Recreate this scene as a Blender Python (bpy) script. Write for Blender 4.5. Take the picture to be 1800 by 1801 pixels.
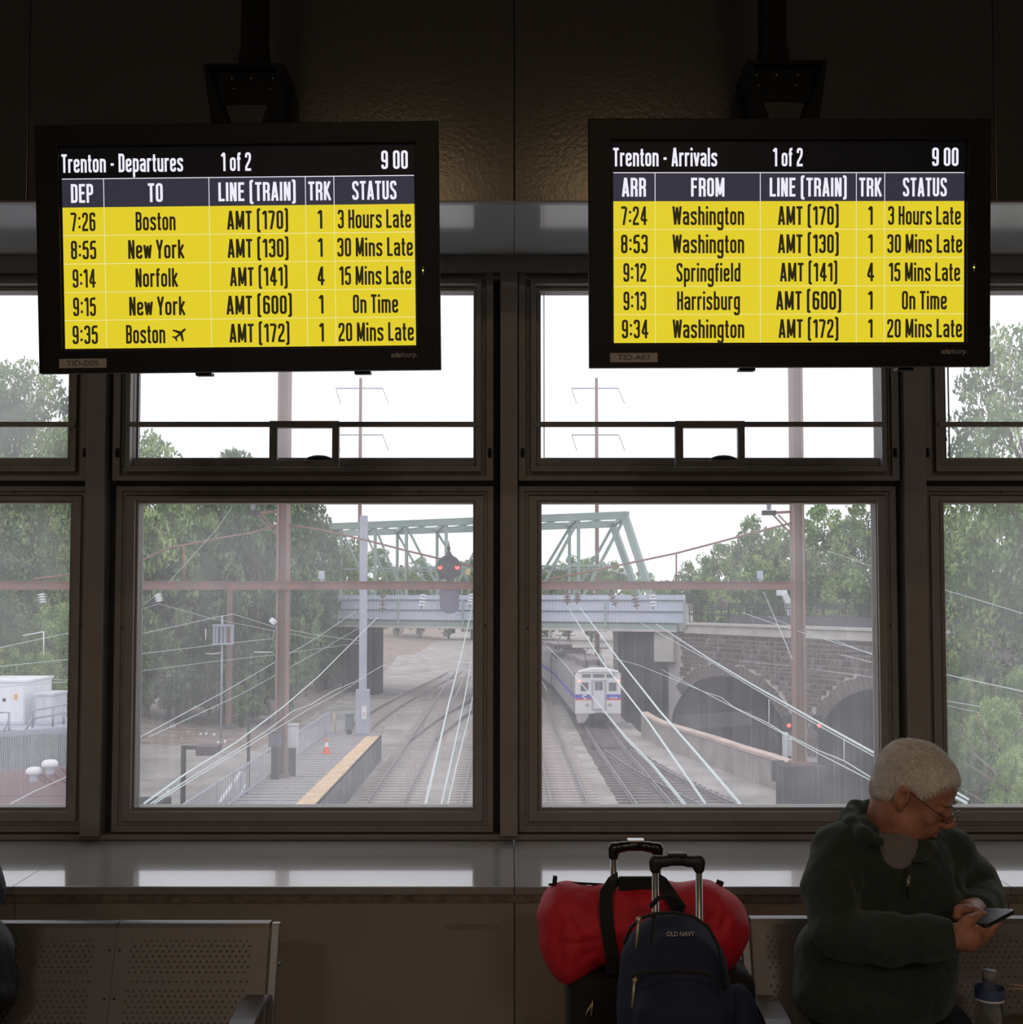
import bpy, bmesh, math, random
import numpy as np
from mathutils import Vector, Matrix, Euler
random.seed(7); RNG = np.random.default_rng(7)
for o in list(bpy.data.objects): bpy.data.objects.remove(o)
scene = bpy.context.scene; COL = scene.collection
# ------------------------------------------------------------------ camera
F, CX, CY, PITCH, EYE = 2100.0, 900.0, 949.0, math.radians(2.75), 1.6
cam = bpy.data.cameras.new('camera'); cam_o = bpy.data.objects.new('camera', cam); COL.objects.link(cam_o)
cam_o.location = (0, 0, EYE); cam_o.rotation_euler = (math.pi/2+PITCH, 0, 0)
cam.sensor_width = 36; cam.sensor_fit = 'HORIZONTAL'; cam.lens = 36*F/1800; cam.shift_y = (CY-900.5)/1800
cam.clip_start = .05; cam.clip_end = 1500
scene.camera = cam_o
# ------------------------------------------------------------------ sky and exposure
world = bpy.data.worlds.new('overcast_sky'); scene.world = world; world.use_nodes = True
wn = world.node_tree.nodes; wn['Background'].inputs[0].default_value = (.965, .975, 1, 1); wn['Background'].inputs[1].default_value = 1.5
scene.view_settings.view_transform = 'Standard'; scene.view_settings.look = 'None'
scene.view_settings.gamma = 1; scene.view_settings.use_curve_mapping = False; scene.view_settings.exposure = 0
# ------------------------------------------------------------------ room lamps, far pair added as unseen fill (their fittings are built with the ceiling)
LAMPS = [(-.62, -.20, 3.96, 6.5, .16), (.62, -.20, 3.96, 6.5, .16), (-1.6, -4.5, 3.96, 65, .6), (1.6, -4.5, 3.96, 65, .6)]
for x, y, z, p, s in LAMPS:
    l = bpy.data.lights.new('ceiling_lamp_light', 'AREA'); l.energy = p; l.color = (1, .66, .34) if y > -1 else (1, .84, .70); l.size = .7 if y > -1 else 1.1; l.size_y = s; l.shape = 'RECTANGLE'
    lo = bpy.data.objects.new('ceiling_lamp_light', l); COL.objects.link(lo); lo.location = (x, y, z-.012)

# ================================================================== helpers
def W(px, py, Y):
    u = (px-CX)/F; v = -(py-CY)/F
    dy = math.cos(PITCH)-v*math.sin(PITCH); dz = math.sin(PITCH)+v*math.cos(PITCH)
    k = Y/dy
    return Vector((u*k, Y, EYE+dz*k))
def WX(px, Y, py=1000): return W(px, py, Y).x
def WZ(py, Y, px=900): return W(px, py, Y).z
def G(px, py, z):            # the point of a level plane seen at a pixel
    u = (px-CX)/F; v = -(py-CY)/F
    dy = math.cos(PITCH)-v*math.sin(PITCH); dz = math.sin(PITCH)+v*math.cos(PITCH)
    k = (z-EYE)/dz
    return Vector((u*k, dy*k, z))

def sc(r, g, b):             # sRGB 0-255 to linear
    f = lambda c: ((c/255+.055)/1.055)**2.4 if c > 10 else c/255/12.92
    return (f(r), f(g), f(b), 1)
MATS = {}
def mat(name, col, rough=.6, metal=0, var=0, vscale=8, bump=0, bscale=60, col2=None, spec=.5, emit=0, coat=0, stretch=None, detail=6):
    if name in MATS: return MATS[name]
    m = bpy.data.materials.new(name); m.use_nodes = True; nt = m.node_tree; b = nt.nodes['Principled BSDF']
    if len(col) == 3: col = tuple(col)+(1,)
    b.inputs['Base Color'].default_value = col; b.inputs['Roughness'].default_value = rough
    b.inputs['Metallic'].default_value = metal; b.inputs['Specular IOR Level'].default_value = spec
    b.inputs['Coat Weight'].default_value = coat
    if emit:
        b.inputs['Emission Color'].default_value = col; b.inputs['Emission Strength'].default_value = emit
    if var or bump:
        tc = nt.nodes.new('ShaderNodeTexCoord'); mp = nt.nodes.new('ShaderNodeMapping'); nt.links.new(tc.outputs['Object'], mp.inputs[0])
        if stretch: mp.inputs['Scale'].default_value = stretch
    if var:
        n = nt.nodes.new('ShaderNodeTexNoise'); n.inputs['Scale'].default_value = vscale; n.inputs['Detail'].default_value = detail
        nt.links.new(mp.outputs[0], n.inputs['Vector'])
        r = nt.nodes.new('ShaderNodeValToRGB'); r.color_ramp.elements[0].position = .3; r.color_ramp.elements[1].position = .7
        if col2 is None: c0 = tuple(c*(1-var) for c in col[:3])+(1,); c1 = tuple(min(1, c*(1+var)) for c in col[:3])+(1,)
        else:
            if len(col2) == 3: col2 = tuple(col2)+(1,)
            c0, c1 = col, col2
        r.color_ramp.elements[0].color = c0; r.color_ramp.elements[1].color = c1
        nt.links.new(n.outputs['Fac'], r.inputs[0]); nt.links.new(r.outputs[0], b.inputs['Base Color'])
    if bump:
        n = nt.nodes.new('ShaderNodeTexNoise'); n.inputs['Scale'].default_value = bscale; n.inputs['Detail'].default_value = 4
        nt.links.new(mp.outputs[0], n.inputs['Vector'])
        bp = nt.nodes.new('ShaderNodeBump'); bp.inputs['Strength'].default_value = bump; bp.inputs['Distance'].default_value = .01
        nt.links.new(n.outputs['Fac'], bp.inputs['Height']); nt.links.new(bp.outputs[0], b.inputs['Normal'])
    MATS[name] = m; return m

class MB:
    """collects simple solids into one mesh"""
    def __init__(s): s.v = []; s.f = []; s.m = []; s.cur = 0; s.sm = []
    def add(s, vs, fs, smooth=False):
        n = len(s.v); s.v += [tuple(v) for v in vs]; s.f += [tuple(i+n for i in f) for f in fs]
        s.m += [s.cur]*len(fs); s.sm += [smooth]*len(fs); return s
    def box(s, x0, x1, y0, y1, z0, z1):
        if x0 > x1: x0, x1 = x1, x0
        if y0 > y1: y0, y1 = y1, y0
        if z0 > z1: z0, z1 = z1, z0
        return s.add([(x0,y0,z0),(x1,y0,z0),(x1,y1,z0),(x0,y1,z0),(x0,y0,z1),(x1,y0,z1),(x1,y1,z1),(x0,y1,z1)],
              [(0,3,2,1),(4,5,6,7),(0,1,5,4),(1,2,6,5),(2,3,7,6),(3,0,4,7)])
    def bar(s, a, b, w, h=None, up=(0,0,1)):
        a, b = Vector(a), Vector(b); h = h or w; d = (b-a).normalized(); up = Vector(up)
        if abs(d.dot(up)) > .98: up = Vector((0,1,0))
        x = d.cross(up).normalized()*w/2; z = x.normalized().cross(d).normalized()*h/2
        vs = [a-x-z, a+x-z, a+x+z, a-x+z, b-x-z, b+x-z, b+x+z, b-x+z]
        return s.add(vs, [(0,1,2,3),(4,7,6,5),(0,4,5,1),(1,5,6,2),(2,6,7,3),(3,7,4,0)])
    def tube(s, pts, r, n=8, cap=True):
        pts = [Vector(p) for p in pts]; rs = r if hasattr(r, '__len__') else [r]*len(pts)
        vs = []; fs = []; ref = None
        for i, p in enumerate(pts):
            d = (pts[min(i+1, len(pts)-1)]-pts[max(i-1, 0)]).normalized()
            if ref is None: ref = Vector((0,0,1)) if abs(d.z) < .9 else Vector((1,0,0))
            x = d.cross(ref)
            if x.length < 1e-4: x = d.orthogonal()
            x.normalize(); y = d.cross(x).normalized(); ref = x.cross(d)*1.0
            for k in range(n):
                a = 2*math.pi*k/n; vs.append(p+(x*math.cos(a)+y*math.sin(a))*rs[i])
        for i in range(len(pts)-1):
            for k in range(n):
                a = i*n+k; b = i*n+(k+1)%n; fs.append((a, b, b+n, a+n))
        if cap: fs.append(tuple(range(n-1, -1, -1))); fs.append(tuple(range((len(pts)-1)*n, len(pts)*n)))
        return s.add(vs, fs, True)
    def ball(s, c, r, nu=12, nv=8, R=None):
        c = Vector(c); r = (r, r, r) if not hasattr(r, '__len__') else r; vs = []; fs = []
        for j in range(nv+1):
            t = math.pi*j/nv
            for i in range(nu):
                a = 2*math.pi*i/nu; q = Vector((r[0]*math.sin(t)*math.cos(a), r[1]*math.sin(t)*math.sin(a), r[2]*math.cos(t)))
                if R: q = R @ q
                vs.append(c+q)
        for j in range(nv):
            for i in range(nu): fs.append((j*nu+i, (j+1)*nu+i, (j+1)*nu+(i+1)%nu, j*nu+(i+1)%nu))
        return s.add(vs, fs, True)
    def lathe(s, c, prof, n=16):
        """prof: (radius, z) pairs about a vertical axis"""
        c = Vector(c); vs = []; fs = []
        for r, z in prof:
            for k in range(n): a = 2*math.pi*k/n; vs.append(c+Vector((r*math.cos(a), r*math.sin(a), z)))
        for i in range(len(prof)-1):
            for k in range(n): a = i*n+k; b = i*n+(k+1)%n; fs.append((a, b, b+n, a+n))
        return s.add(vs, fs, True)
    def prism(s, poly, d0, d1, axis='y'):
        """poly: 2-D outline (x,z) pushed along y (or (y,z) along x, (x,y) along z)"""
        n = len(poly)
        def P(u, v, d): return (u, d, v) if axis == 'y' else ((d, u, v) if axis == 'x' else (u, v, d))
        vs = [P(u, v, d0) for u, v in poly]+[P(u, v, d1) for u, v in poly]
        fs = [tuple(range(n)), tuple(range(2*n-1, n-1, -1))]+[(i, i+n, (i+1)%n+n, (i+1)%n) for i in range(n)]
        return s.add(vs, fs)
    def ring(s, x0, x1, z0, z1, t, y0, y1):
        """mitred frame; t = (left, right, bottom, top) widths or one width; y0 is the room side"""
        if not hasattr(t, '__len__'): t = (t, t, t, t)
        o = [(x0,z0),(x1,z0),(x1,z1),(x0,z1)]; i = [(x0+t[0],z0+t[2]),(x1-t[1],z0+t[2]),(x1-t[1],z1-t[3]),(x0+t[0],z1-t[3])]
        vs = [(x,y0,z) for x,z in o]+[(x,y0,z) for x,z in i]+[(x,y1,z) for x,z in o]+[(x,y1,z) for x,z in i]; fs = []
        for k in range(4):
            j = (k+1)%4; fs += [(k,j,4+j,4+k),(8+j,8+k,12+k,12+j),(k,8+k,8+j,j),(4+k,4+j,12+j,12+k)]
        return s.add(vs, fs)
    def mesh(s, name, mats, smooth=None, bevel=0):
        me = bpy.data.meshes.new(name); me.from_pydata(s.v, [], s.f)
        for m in (mats if isinstance(mats, (list, tuple)) else [mats]): me.materials.append(m)
        me.polygons.foreach_set('material_index', s.m)
        me.polygons.foreach_set('use_smooth', s.sm if smooth is None else [smooth]*len(s.f))
        bm = bmesh.new(); bm.from_mesh(me); bmesh.ops.recalc_face_normals(bm, faces=bm.faces)
        if bevel: bmesh.ops.bevel(bm, geom=[e for e in bm.edges if e.is_manifold and e.calc_face_angle(0) > .5], offset=bevel, segments=2, profile=.6, affect='EDGES', clamp_overlap=True)
        bm.to_mesh(me); bm.free(); me.update(); return me
    def build(s, name, mats, parent=None, loc=None, **kw):
        return link(name, s.mesh(name, mats, **kw), parent, loc)
def link(name, me, parent=None, loc=None, rot=None, scale=None):
    o = bpy.data.objects.new(name, me); COL.objects.link(o)
    if parent: o.parent = parent
    if loc is not None: o.location = loc
    if rot is not None: o.rotation_euler = rot
    if scale is not None: o.scale = scale
    return o
def tag(o, label=None, cat=None, group=None, kind=None):
    if label: o['label'] = label
    if cat: o['category'] = cat
    if group: o['group'] = group
    if kind: o['kind'] = kind
    return o
def empty(name, loc=(0,0,0), rot=(0,0,0), **k):
    o = bpy.data.objects.new(name, None); COL.objects.link(o); o.location = loc; o.rotation_euler = rot; o.empty_display_size = .1
    return tag(o, **k)
def clone(o, parent=None, loc=None, rot=None, scale=None):
    c = o.copy(); COL.objects.link(c)
    if parent: c.parent = parent
    if loc is not None: c.location = loc
    if rot is not None: c.rotation_euler = rot
    if scale is not None: c.scale = scale
    for ch in o.children: clone(ch, c)
    return c
def struct(o): o['kind'] = 'structure'; return o

# ================================================================== materials of the room
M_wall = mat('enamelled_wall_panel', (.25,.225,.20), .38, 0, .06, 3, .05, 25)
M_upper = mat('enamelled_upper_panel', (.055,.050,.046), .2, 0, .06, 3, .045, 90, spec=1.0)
M_sill = mat('glossy_sill_laminate', (.36,.35,.34), .13, 0, .04, 3, .015, 9, spec=.9, coat=.6)
M_soffit = mat('glossy_soffit_panel', (.33,.345,.355), .14, 0, .05, 3, .015, 9, spec=.8, coat=.3)
M_lip = mat('sill_edge_metal', (.24,.23,.23), .35, .2, .05, 5)
M_frame = mat('bronze_window_frame', (.23,.215,.20), .42, .1, .1, 20, .04, 120)
M_frame2 = mat('bronze_window_post', (.25,.232,.215), .45, .1, .08, 14, .04, 120)
M_dark = mat('black_gasket', (.012,.012,.013), .6)
M_bead = mat('bare_aluminium_bead', (.55,.56,.58), .35, .6)
M_lead = mat('dark_reveal', (.02,.018,.016), .7)
M_floor = mat('terrazzo_floor', (.42,.38,.34), .3, 0, .25, 90)
M_ceil = mat('dark_ceiling', (.16,.15,.14), .8)
M_room = mat('room_wall_paint', (.5,.45,.4), .7, 0, .05, 3)
M_sillshade = mat('brown_shadow_strip', (.16,.13,.10), .8, 0, .4, 30)  # brownish band with the shadow under the sill lip in its colour

def glass_mat(name, lo, hi, streak, tint=(.93,.94,.96)):
    m = bpy.data.materials.new(name); m.use_nodes = True; nt = m.node_tree; N = nt.nodes.new; L = nt.links.new
    nt.nodes.remove(nt.nodes['Principled BSDF']); out = nt.nodes['Material Output']
    tc = N('ShaderNodeTexCoord'); mp = N('ShaderNodeMapping'); mp.inputs['Scale'].default_value = (60, 1, .6); L(tc.outputs['Object'], mp.inputs[0])
    n1 = N('ShaderNodeTexNoise'); n1.inputs['Scale'].default_value = 2.4; n1.inputs['Detail'].default_value = 5; L(mp.outputs[0], n1.inputs['Vector'])
    n2 = N('ShaderNodeTexNoise'); n2.inputs['Scale'].default_value = 3.2; n2.inputs['Detail'].default_value = 4; n2.inputs['Distortion'].default_value = .6; L(tc.outputs['Object'], n2.inputs['Vector'])
    r2 = N('ShaderNodeMapRange'); r2.inputs[1].default_value = .3; r2.inputs[2].default_value = .72; r2.inputs[3].default_value = lo; r2.inputs[4].default_value = hi; L(n2.outputs['Fac'], r2.inputs[0])
    r1 = N('ShaderNodeMapRange'); r1.inputs[1].default_value = .4; r1.inputs[2].default_value = .75; r1.inputs[3].default_value = 0; r1.inputs[4].default_value = streak; L(n1.outputs['Fac'], r1.inputs[0])
    # the dirt that the rain leaves gathers towards the lower edge of the pane
    sp = N('ShaderNodeSeparateXYZ'); L(tc.outputs['Object'], sp.inputs[0])
    r3 = N('ShaderNodeMapRange'); r3.inputs[1].default_value = .9; r3.inputs[2].default_value = .0; r3.inputs[3].default_value = .15; r3.inputs[4].default_value = 1; L(sp.outputs['Z'], r3.inputs[0])
    mu = N('ShaderNodeMath'); mu.operation = 'MULTIPLY'; L(r1.outputs[0], mu.inputs[0]); L(r3.outputs[0], mu.inputs[1])
    ad = N('ShaderNodeMath'); ad.operation = 'ADD'; L(r2.outputs[0], ad.inputs[0]); L(mu.outputs[0], ad.inputs[1])
    tr = N('ShaderNodeBsdfTransparent'); tr.inputs[0].default_value = tint+(1,)
    tl = N('ShaderNodeBsdfTranslucent'); tl.inputs[0].default_value = (.80,.79,.84,1)
    gl = N('ShaderNodeBsdfGlossy'); gl.inputs['Roughness'].default_value = .02
    mx = N('ShaderNodeMixShader'); L(ad.outputs[0], mx.inputs[0]); L(tr.outputs[0], mx.inputs[1]); L(tl.outputs[0], mx.inputs[2])
    m2 = N('ShaderNodeMixShader'); m2.inputs[0].default_value = .04; L(mx.outputs[0], m2.inputs[1]); L(gl.outputs[0], m2.inputs[2])
    L(m2.outputs[0], out.inputs[0]); return m
G_low = glass_mat('dusty_streaked_glass', 14e-2, .25, .10, (.88,.89,.92))
G_up = glass_mat('flare_veiled_glass', .26, .34, .02)  # strong pale veil imitates lens flare and overexposure in the upper panes

# ================================================================== the room shell
YG = 4.0; YW = 3.36
ZS = WZ(1479, 3.95); ZT = WZ(456, 3.95)
XR = 5.5; YB = -9; ZC = 4.0
struct(MB().box(-XR, XR, YB, 4.1, -.2, 0).build('floor', M_floor))
struct(MB().box(-XR, XR, YB, 4.1, ZC, ZC+.2).build('ceiling', M_ceil))
struct(MB().box(-XR-.2, -XR, YB, 4.1, 0, ZC).build('wall_left', M_room))
struct(MB().box(XR, XR+.2, YB, 4.1, 0, ZC).build('wall_right', M_room))
struct(MB().box(-XR, XR, YB-.2, YB, 0, ZC).build('wall_back', M_room))
wf = struct(empty('wall_front', (0, YW, 0)))
def wpart(mb, name, m, **k): o = mb.build(name, m, **k); o.parent = wf; o.matrix_parent_inverse = Matrix.Translation((0,-YW,0)); return o
PB = [-5.5, -4.14, -2.76, -1.385, 0.008, 1.385, 2.76, 4.14, 5.5]
for a, b in zip(PB, PB[1:]):
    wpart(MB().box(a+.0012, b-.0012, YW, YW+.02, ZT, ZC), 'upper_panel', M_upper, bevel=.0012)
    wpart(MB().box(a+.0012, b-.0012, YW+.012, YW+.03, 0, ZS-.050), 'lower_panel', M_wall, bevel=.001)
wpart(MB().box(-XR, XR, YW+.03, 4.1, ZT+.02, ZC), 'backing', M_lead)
wpart(MB().box(-XR, WX(-1236,3.9), 3.98, 4.1, ZS-.02, ZT+.01), 'end_panel', M_frame2); wpart(MB().box(WX(3012,3.9), XR, 3.98, 4.1, ZS-.02, ZT+.01), 'end_panel', M_frame2)
wpart(MB().box(-XR, XR, YW+.03, 4.1, 0, ZS-.03), 'backing', M_lead)
t1 = struct(empty('trim_1', (0, YW, ZS)))                      # the deep sill
t2 = struct(empty('trim_2', (0, YW, ZT)))                      # the soffit over the windows
for a, b in zip(PB, PB[1:]):
    o = MB().prism([(YW-.004, ZS-.028), (3.97, ZS-.028), (3.97, ZS+.006), (YW-.004, ZS-.005)], a+.0008, b-.0008, 'x').build('sill_panel', M_sill, bevel=.0015); o.parent = t1; o.matrix_parent_inverse = t1.matrix_basis.inverted()
    o = MB().box(a+.0008, b-.0008, YW+.0205, 3.97, ZT, ZT+.018).build('soffit_panel', M_soffit, bevel=.001); o.parent = t2; o.matrix_parent_inverse = t2.matrix_basis.inverted()
    o = MB().box(a+.001, b-.001, YW-.008, YW-.0042, ZS-.026, ZS-.0055).build('sill_edge', M_lip, bevel=.001); o.parent = t1; o.matrix_parent_inverse = t1.matrix_basis.inverted()
o = MB().box(-XR, XR, YW+.002, YW+.03, ZS-.050, ZS-.029).build('shadow_strip', M_sillshade); o.parent = t1; o.matrix_parent_inverse = t1.matrix_basis.inverted()
o = MB().box(-XR, XR, 3.93, 3.965, ZS+.0065, ZS+.024).build('sill_upstand', M_frame2, bevel=.002); o.parent = t1; o.matrix_parent_inverse = t1.matrix_basis.inverted()
o = MB().box(-XR, XR, YW-.003, YW+.02, ZT-.006, ZT).build('soffit_edge', M_lip, bevel=.001); o.parent = t2; o.matrix_parent_inverse = t2.matrix_basis.inverted()
# scuff marks below the sill
o = MB().box(WX(783,YW,1630), WX(880,YW,1630), YW+.0113, YW+.0119, WZ(1638,YW), WZ(1628,YW)).build('scuff_mark', mat('pale_scuff', (.24,.21,.18), .5, 0, .5, 40, col2=(.15,.125,.105))); o.parent = wf; o.matrix_parent_inverse = Matrix.Translation((0,-YW,0))

# ---- posts, head and transoms between the windows
def P2(L, R, py, Y): return WX(L, Y, py), WX(R, Y, py)
bays = [(-175, 1), (537, 2), (1249.5, 3), (1961, 4), (-887, 5), (2673, 6)]
posts = [(-560,-525), (147,181), (880,911), (1595,1633), (2300,2336),(-1270,-1236),(3012,3046)]
n = 0
for L, R in posts:
    n += 1; x0, x1 = P2(L, R, 1000, 3.90)
    p = struct(empty('trim_%d' % (n+2), (0, 3.9, ZS)))
    for q, m_, kw in ((MB().box(x0, x1, 3.90, 3.97, ZS+.024, WZ(478,3.9)-.0005), M_frame2, dict(bevel=.002)), ):
        o = q.build('post', m_, **kw); o.parent = p; o.matrix_parent_inverse = p.matrix_basis.inverted()
        o = MB().box(P2(L-22,L,1000,3.97)[0], P2(R,R+28,1000,3.97)[1], 3.9725, 4.05, ZS+.001, ZT-.001).build('post_core', M_lead); o.parent = p; o.matrix_parent_inverse = p.matrix_basis.inverted()
hd = struct(empty('trim_%d' % (n+3), (0, 3.9, ZT)))
for (a, b, y0, m_) in ((WZ(478,3.9), ZT-.0005, 3.90, M_frame), (WZ(492,3.93), WZ(478,3.9)-.003, 3.93, M_frame), (WZ(853,3.93), WZ(843,3.9), 3.955, M_lead)):
    o = MB().box(-XR, XR, y0, 3.985, a, b).build('head_rail', m_, bevel=.0015); o.parent = hd; o.matrix_parent_inverse = hd.matrix_basis.inverted()

def window(cx, n):
    w = struct(empty('window_%d' % n, (WX(cx, YG), YG, ZS)))
    def ad(mb, name, m_, **k):
        o = mb.build(name, m_, **k); o.parent = w; o.matrix_parent_inverse = w.matrix_basis.inverted(); return o
    def rg(L, R, T, B, t, y0, y1, name, m_, bev=.0012):
        mid = (T+B)/2; x0, x1 = WX(cx+L, y0, mid), WX(cx+R, y0, mid); z1, z0 = WZ(T, y0), WZ(B, y0)
        k = y0/F; t = t if hasattr(t, '__len__') else (t,)*4
        return ad(MB().ring(x0, x1, z0, z1, tuple(q*k for q in t), y0, y1), name, m_, bevel=bev)
    # lower fixed light: stepped frame, gasket, glazing bead, pane
    rg(-353, 352, 848, 1473, (18,18,12,10), 3.972, 4.02, 'reveal', M_lead)
    rg(-337, 331, 855, 1464, (11,11,11,9), 3.945, 4.01, 'outer_frame', M_frame)
    rg(-326, 320, 865, 1452, (7,7,7,6), 3.952, 4.01, 'frame_step', M_frame)
    rg(-319, 313, 872, 1445, (15,14,17,7), 3.935, 4.01, 'inner_frame', M_frame2)
    rg(-303, 299, 879, 1428, (6,4,8,6), 3.95, 4.01, 'stop', M_frame)
    rg(-298, 296.5, 884, 1420, (1.8,0.8,2.0,0.6), 3.985, 3.999, 'glazing_bead', M_bead, 0)
    rg(-300, 298, 883, 1422, (9 if n == 2 else 2.5,8 if n == 3 else 2,4,2), 3.992, 3.999, 'gasket', M_dark, 0)
    rg(-314, 311, 868, 1436, (15,14,14,15), 4.003, 4.065, 'outer_jamb', M_dark, 0)
    x0, x1 = WX(cx-298, 4.0, 1150), WX(cx+298, 4.0, 1150)
    zb = WZ(1421, 4.0)
    me = MB().box(0, x1-x0, 0, .0015, 0, WZ(883,4.0)-zb).mesh('lower_pane', G_low)
    me2 = bpy.data.meshes.new('lower_pane'); me2.from_pydata([(0,0,0),(x1-x0,0,0),(x1-x0,0,WZ(883,4.0)-zb),(0,0,WZ(883,4.0)-zb)], [], [(0,1,2,3)]); me2.materials.append(G_low)
    o = link('lower_pane', me2, w); o.matrix_parent_inverse = w.matrix_basis.inverted(); o.location = (x0, 4.0, zb)
    # upper hopper light
    rg(-337, 331, 468, 845, (13,13,9,14), 3.925, 4.01, 'transom_frame', M_frame2)
    rg(-324, 318, 482, 836, (7,7,7,9), 3.945, 4.01, 'frame_step', M_frame)
    rg(-316, 310, 490, 829, (9,9,9,9), 3.915, 4.01, 'sash_frame', M_frame)
    rg(-307, 301, 497, 821, (7,5,15,15), 3.95, 4.01, 'sash_stop', M_frame)
    rg(-302, 300, 505, 808, (11 if n == 2 else 4,9 if n == 3 else 2.5,2.5,8), 3.99, 3.999, 'gasket', M_dark, 0)
    rg(-314, 311, 494, 820, (15,14,14,18), 4.003, 4.065, 'outer_jamb', M_dark, 0)
    rg(-293, 297.5, 512, 806, (1.5,.6,1,.8), 3.982, 3.989, 'glazing_bead', M_bead, 0)
    x0, x1 = WX(cx-300, 4.0, 700), WX(cx+300, 4.0, 700); za, zb = WZ(506, 4.0), WZ(808, 4.0)
    me2 = bpy.data.meshes.new('upper_pane'); me2.from_pydata([(0,0,0),(x1-x0,0,0),(x1-x0,0,za-zb),(0,0,za-zb)], [], [(0,1,2,3)]); me2.materials.append(G_up)
    o = link('upper_pane', me2, w); o.matrix_parent_inverse = w.matrix_basis.inverted(); o.location = (x0, 4.0, zb)
    # push bar with the latch guard
    Yb = 3.90
    ad(MB().box(WX(cx-309,Yb,745), WX(cx+306,Yb,745), Yb, Yb+.02, WZ(750,Yb), WZ(741.5,Yb)), 'push_bar', M_frame, bevel=.0015)
    ad(MB().ring(WX(cx-62,Yb,780), WX(cx+60,Yb,780), WZ(822,Yb), WZ(741,Yb), (14*Yb/F,12*Yb/F,12*Yb/F,12*Yb/F), Yb-.012, Yb+.012), 'latch_guard', M_frame, bevel=.0015)
    c = W(cx+24, 812, Yb+.02)
    ad(MB().ball(c, (.050,.012,.022), 16, 8), 'latch_pull', M_dark)
    for sx in (-330, 325):
        c = W(cx+sx, 797, 3.925)
        ad(MB().tube([c+Vector((0,-.002,.012)), c+Vector((0,-.014,.006)), c+Vector((0,-.014,-.012))], .0035, 6).box(c.x-.006,c.x+.006,c.y-.004,c.y+.002,c.z-.014,c.z+.016), 'side_latch', M_dark)
    for sx, py in ((-322,1105),(0,865),(317,1100),(-200,866),(200,866)):
        c = W(cx+sx, py, 3.9445)
        ad(MB().ball(c, (.003,.002,.003), 8, 4), 'screw', M_dark)
    return w
for cx, k in bays: window(cx, k)

# ---- ceiling lamp fittings, behind and above the camera, the far pair invented for fill
M_lamp = mat('warm_lamp_diffuser', (1,.75,.5), .5, emit=1.2)
for i, (x, y, z, p, s) in enumerate(LAMPS):
    e = empty('ceiling_light', (x, y, ZC), label=['warm strip ceiling light nearest the windows, left of two','warm strip ceiling light nearest the windows, right of two','added warm fill lamp far back in the hall, left of two','added warm fill lamp far back in the hall, right of two'][i], cat='lamp')
    b = MB()
    h_ = .35 if y > -1 else .55
    for q in ((-h_-.03,h_+.03,-s/2-.03,-s/2),(-h_-.03,h_+.03,s/2,s/2+.03),(-h_-.03,-h_,-s/2,s/2),(h_,h_+.03,-s/2,s/2)): b.box(q[0],q[1],q[2],q[3],-.035,-.001)
    b.build('housing', M_dark, e); MB().box(-h_,h_,-s/2,s/2,-.025,-.001).build('diffuser', M_lamp, e)
# ================================================================== condensed stroke lettering
T_ = .135; A_ = T_/2; GW = .37; GR = GW-A_; XH = .735
def rounded(pts, r, closed=False, seg=4):
    out = []; n = len(pts)
    for i, p in enumerate(pts):
        p = Vector(p)
        if not closed and i in (0, n-1): out.append(p); continue
        a = Vector(pts[i-1]); b = Vector(pts[(i+1)%n]); da = (a-p); db = (b-p)
        rr = min(r, da.length*.49, db.length*.49); da.normalize(); db.normalize()
        if da.dot(db) < -.995 or rr < 1e-4: out.append(p); continue
        s0 = p+da*rr; s1 = p+db*rr
        for k in range(seg+1):
            t = k/seg; out.append(s0*(1-t)**2+p*2*t*(1-t)+s1*t*t)
    return out
def ribbon(V, Fc, pts, closed, ox, sx, t=T_):
    n = len(pts); base = len(V); L = []
    for i in range(n):
        a = pts[i-1] if (i or closed) else pts[i]; b = pts[(i+1)%n] if (i < n-1 or closed) else pts[i]
        d1 = (pts[i]-a); d2 = (b-pts[i]); d1 = d1.normalized() if d1.length > 1e-6 else d2.normalized(); d2 = d2.normalized() if d2.length > 1e-6 else d1
        nn = Vector((-(d1.y+d2.y), d1.x+d2.x)); nn.normalize(); c = max(.45, nn.dot(Vector((-d1.y, d1.x))))
        L.append((pts[i]+nn*t/2/c, pts[i]-nn*t/2/c))
    for a, b in L: V.append((a.x, a.y)); V.append((b.x, b.y))
    for i in range(n if closed else n-1):
        j = (i+1)%n; Fc.append((base+2*i, base+2*i+1, base+2*j+1, base+2*j))
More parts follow.
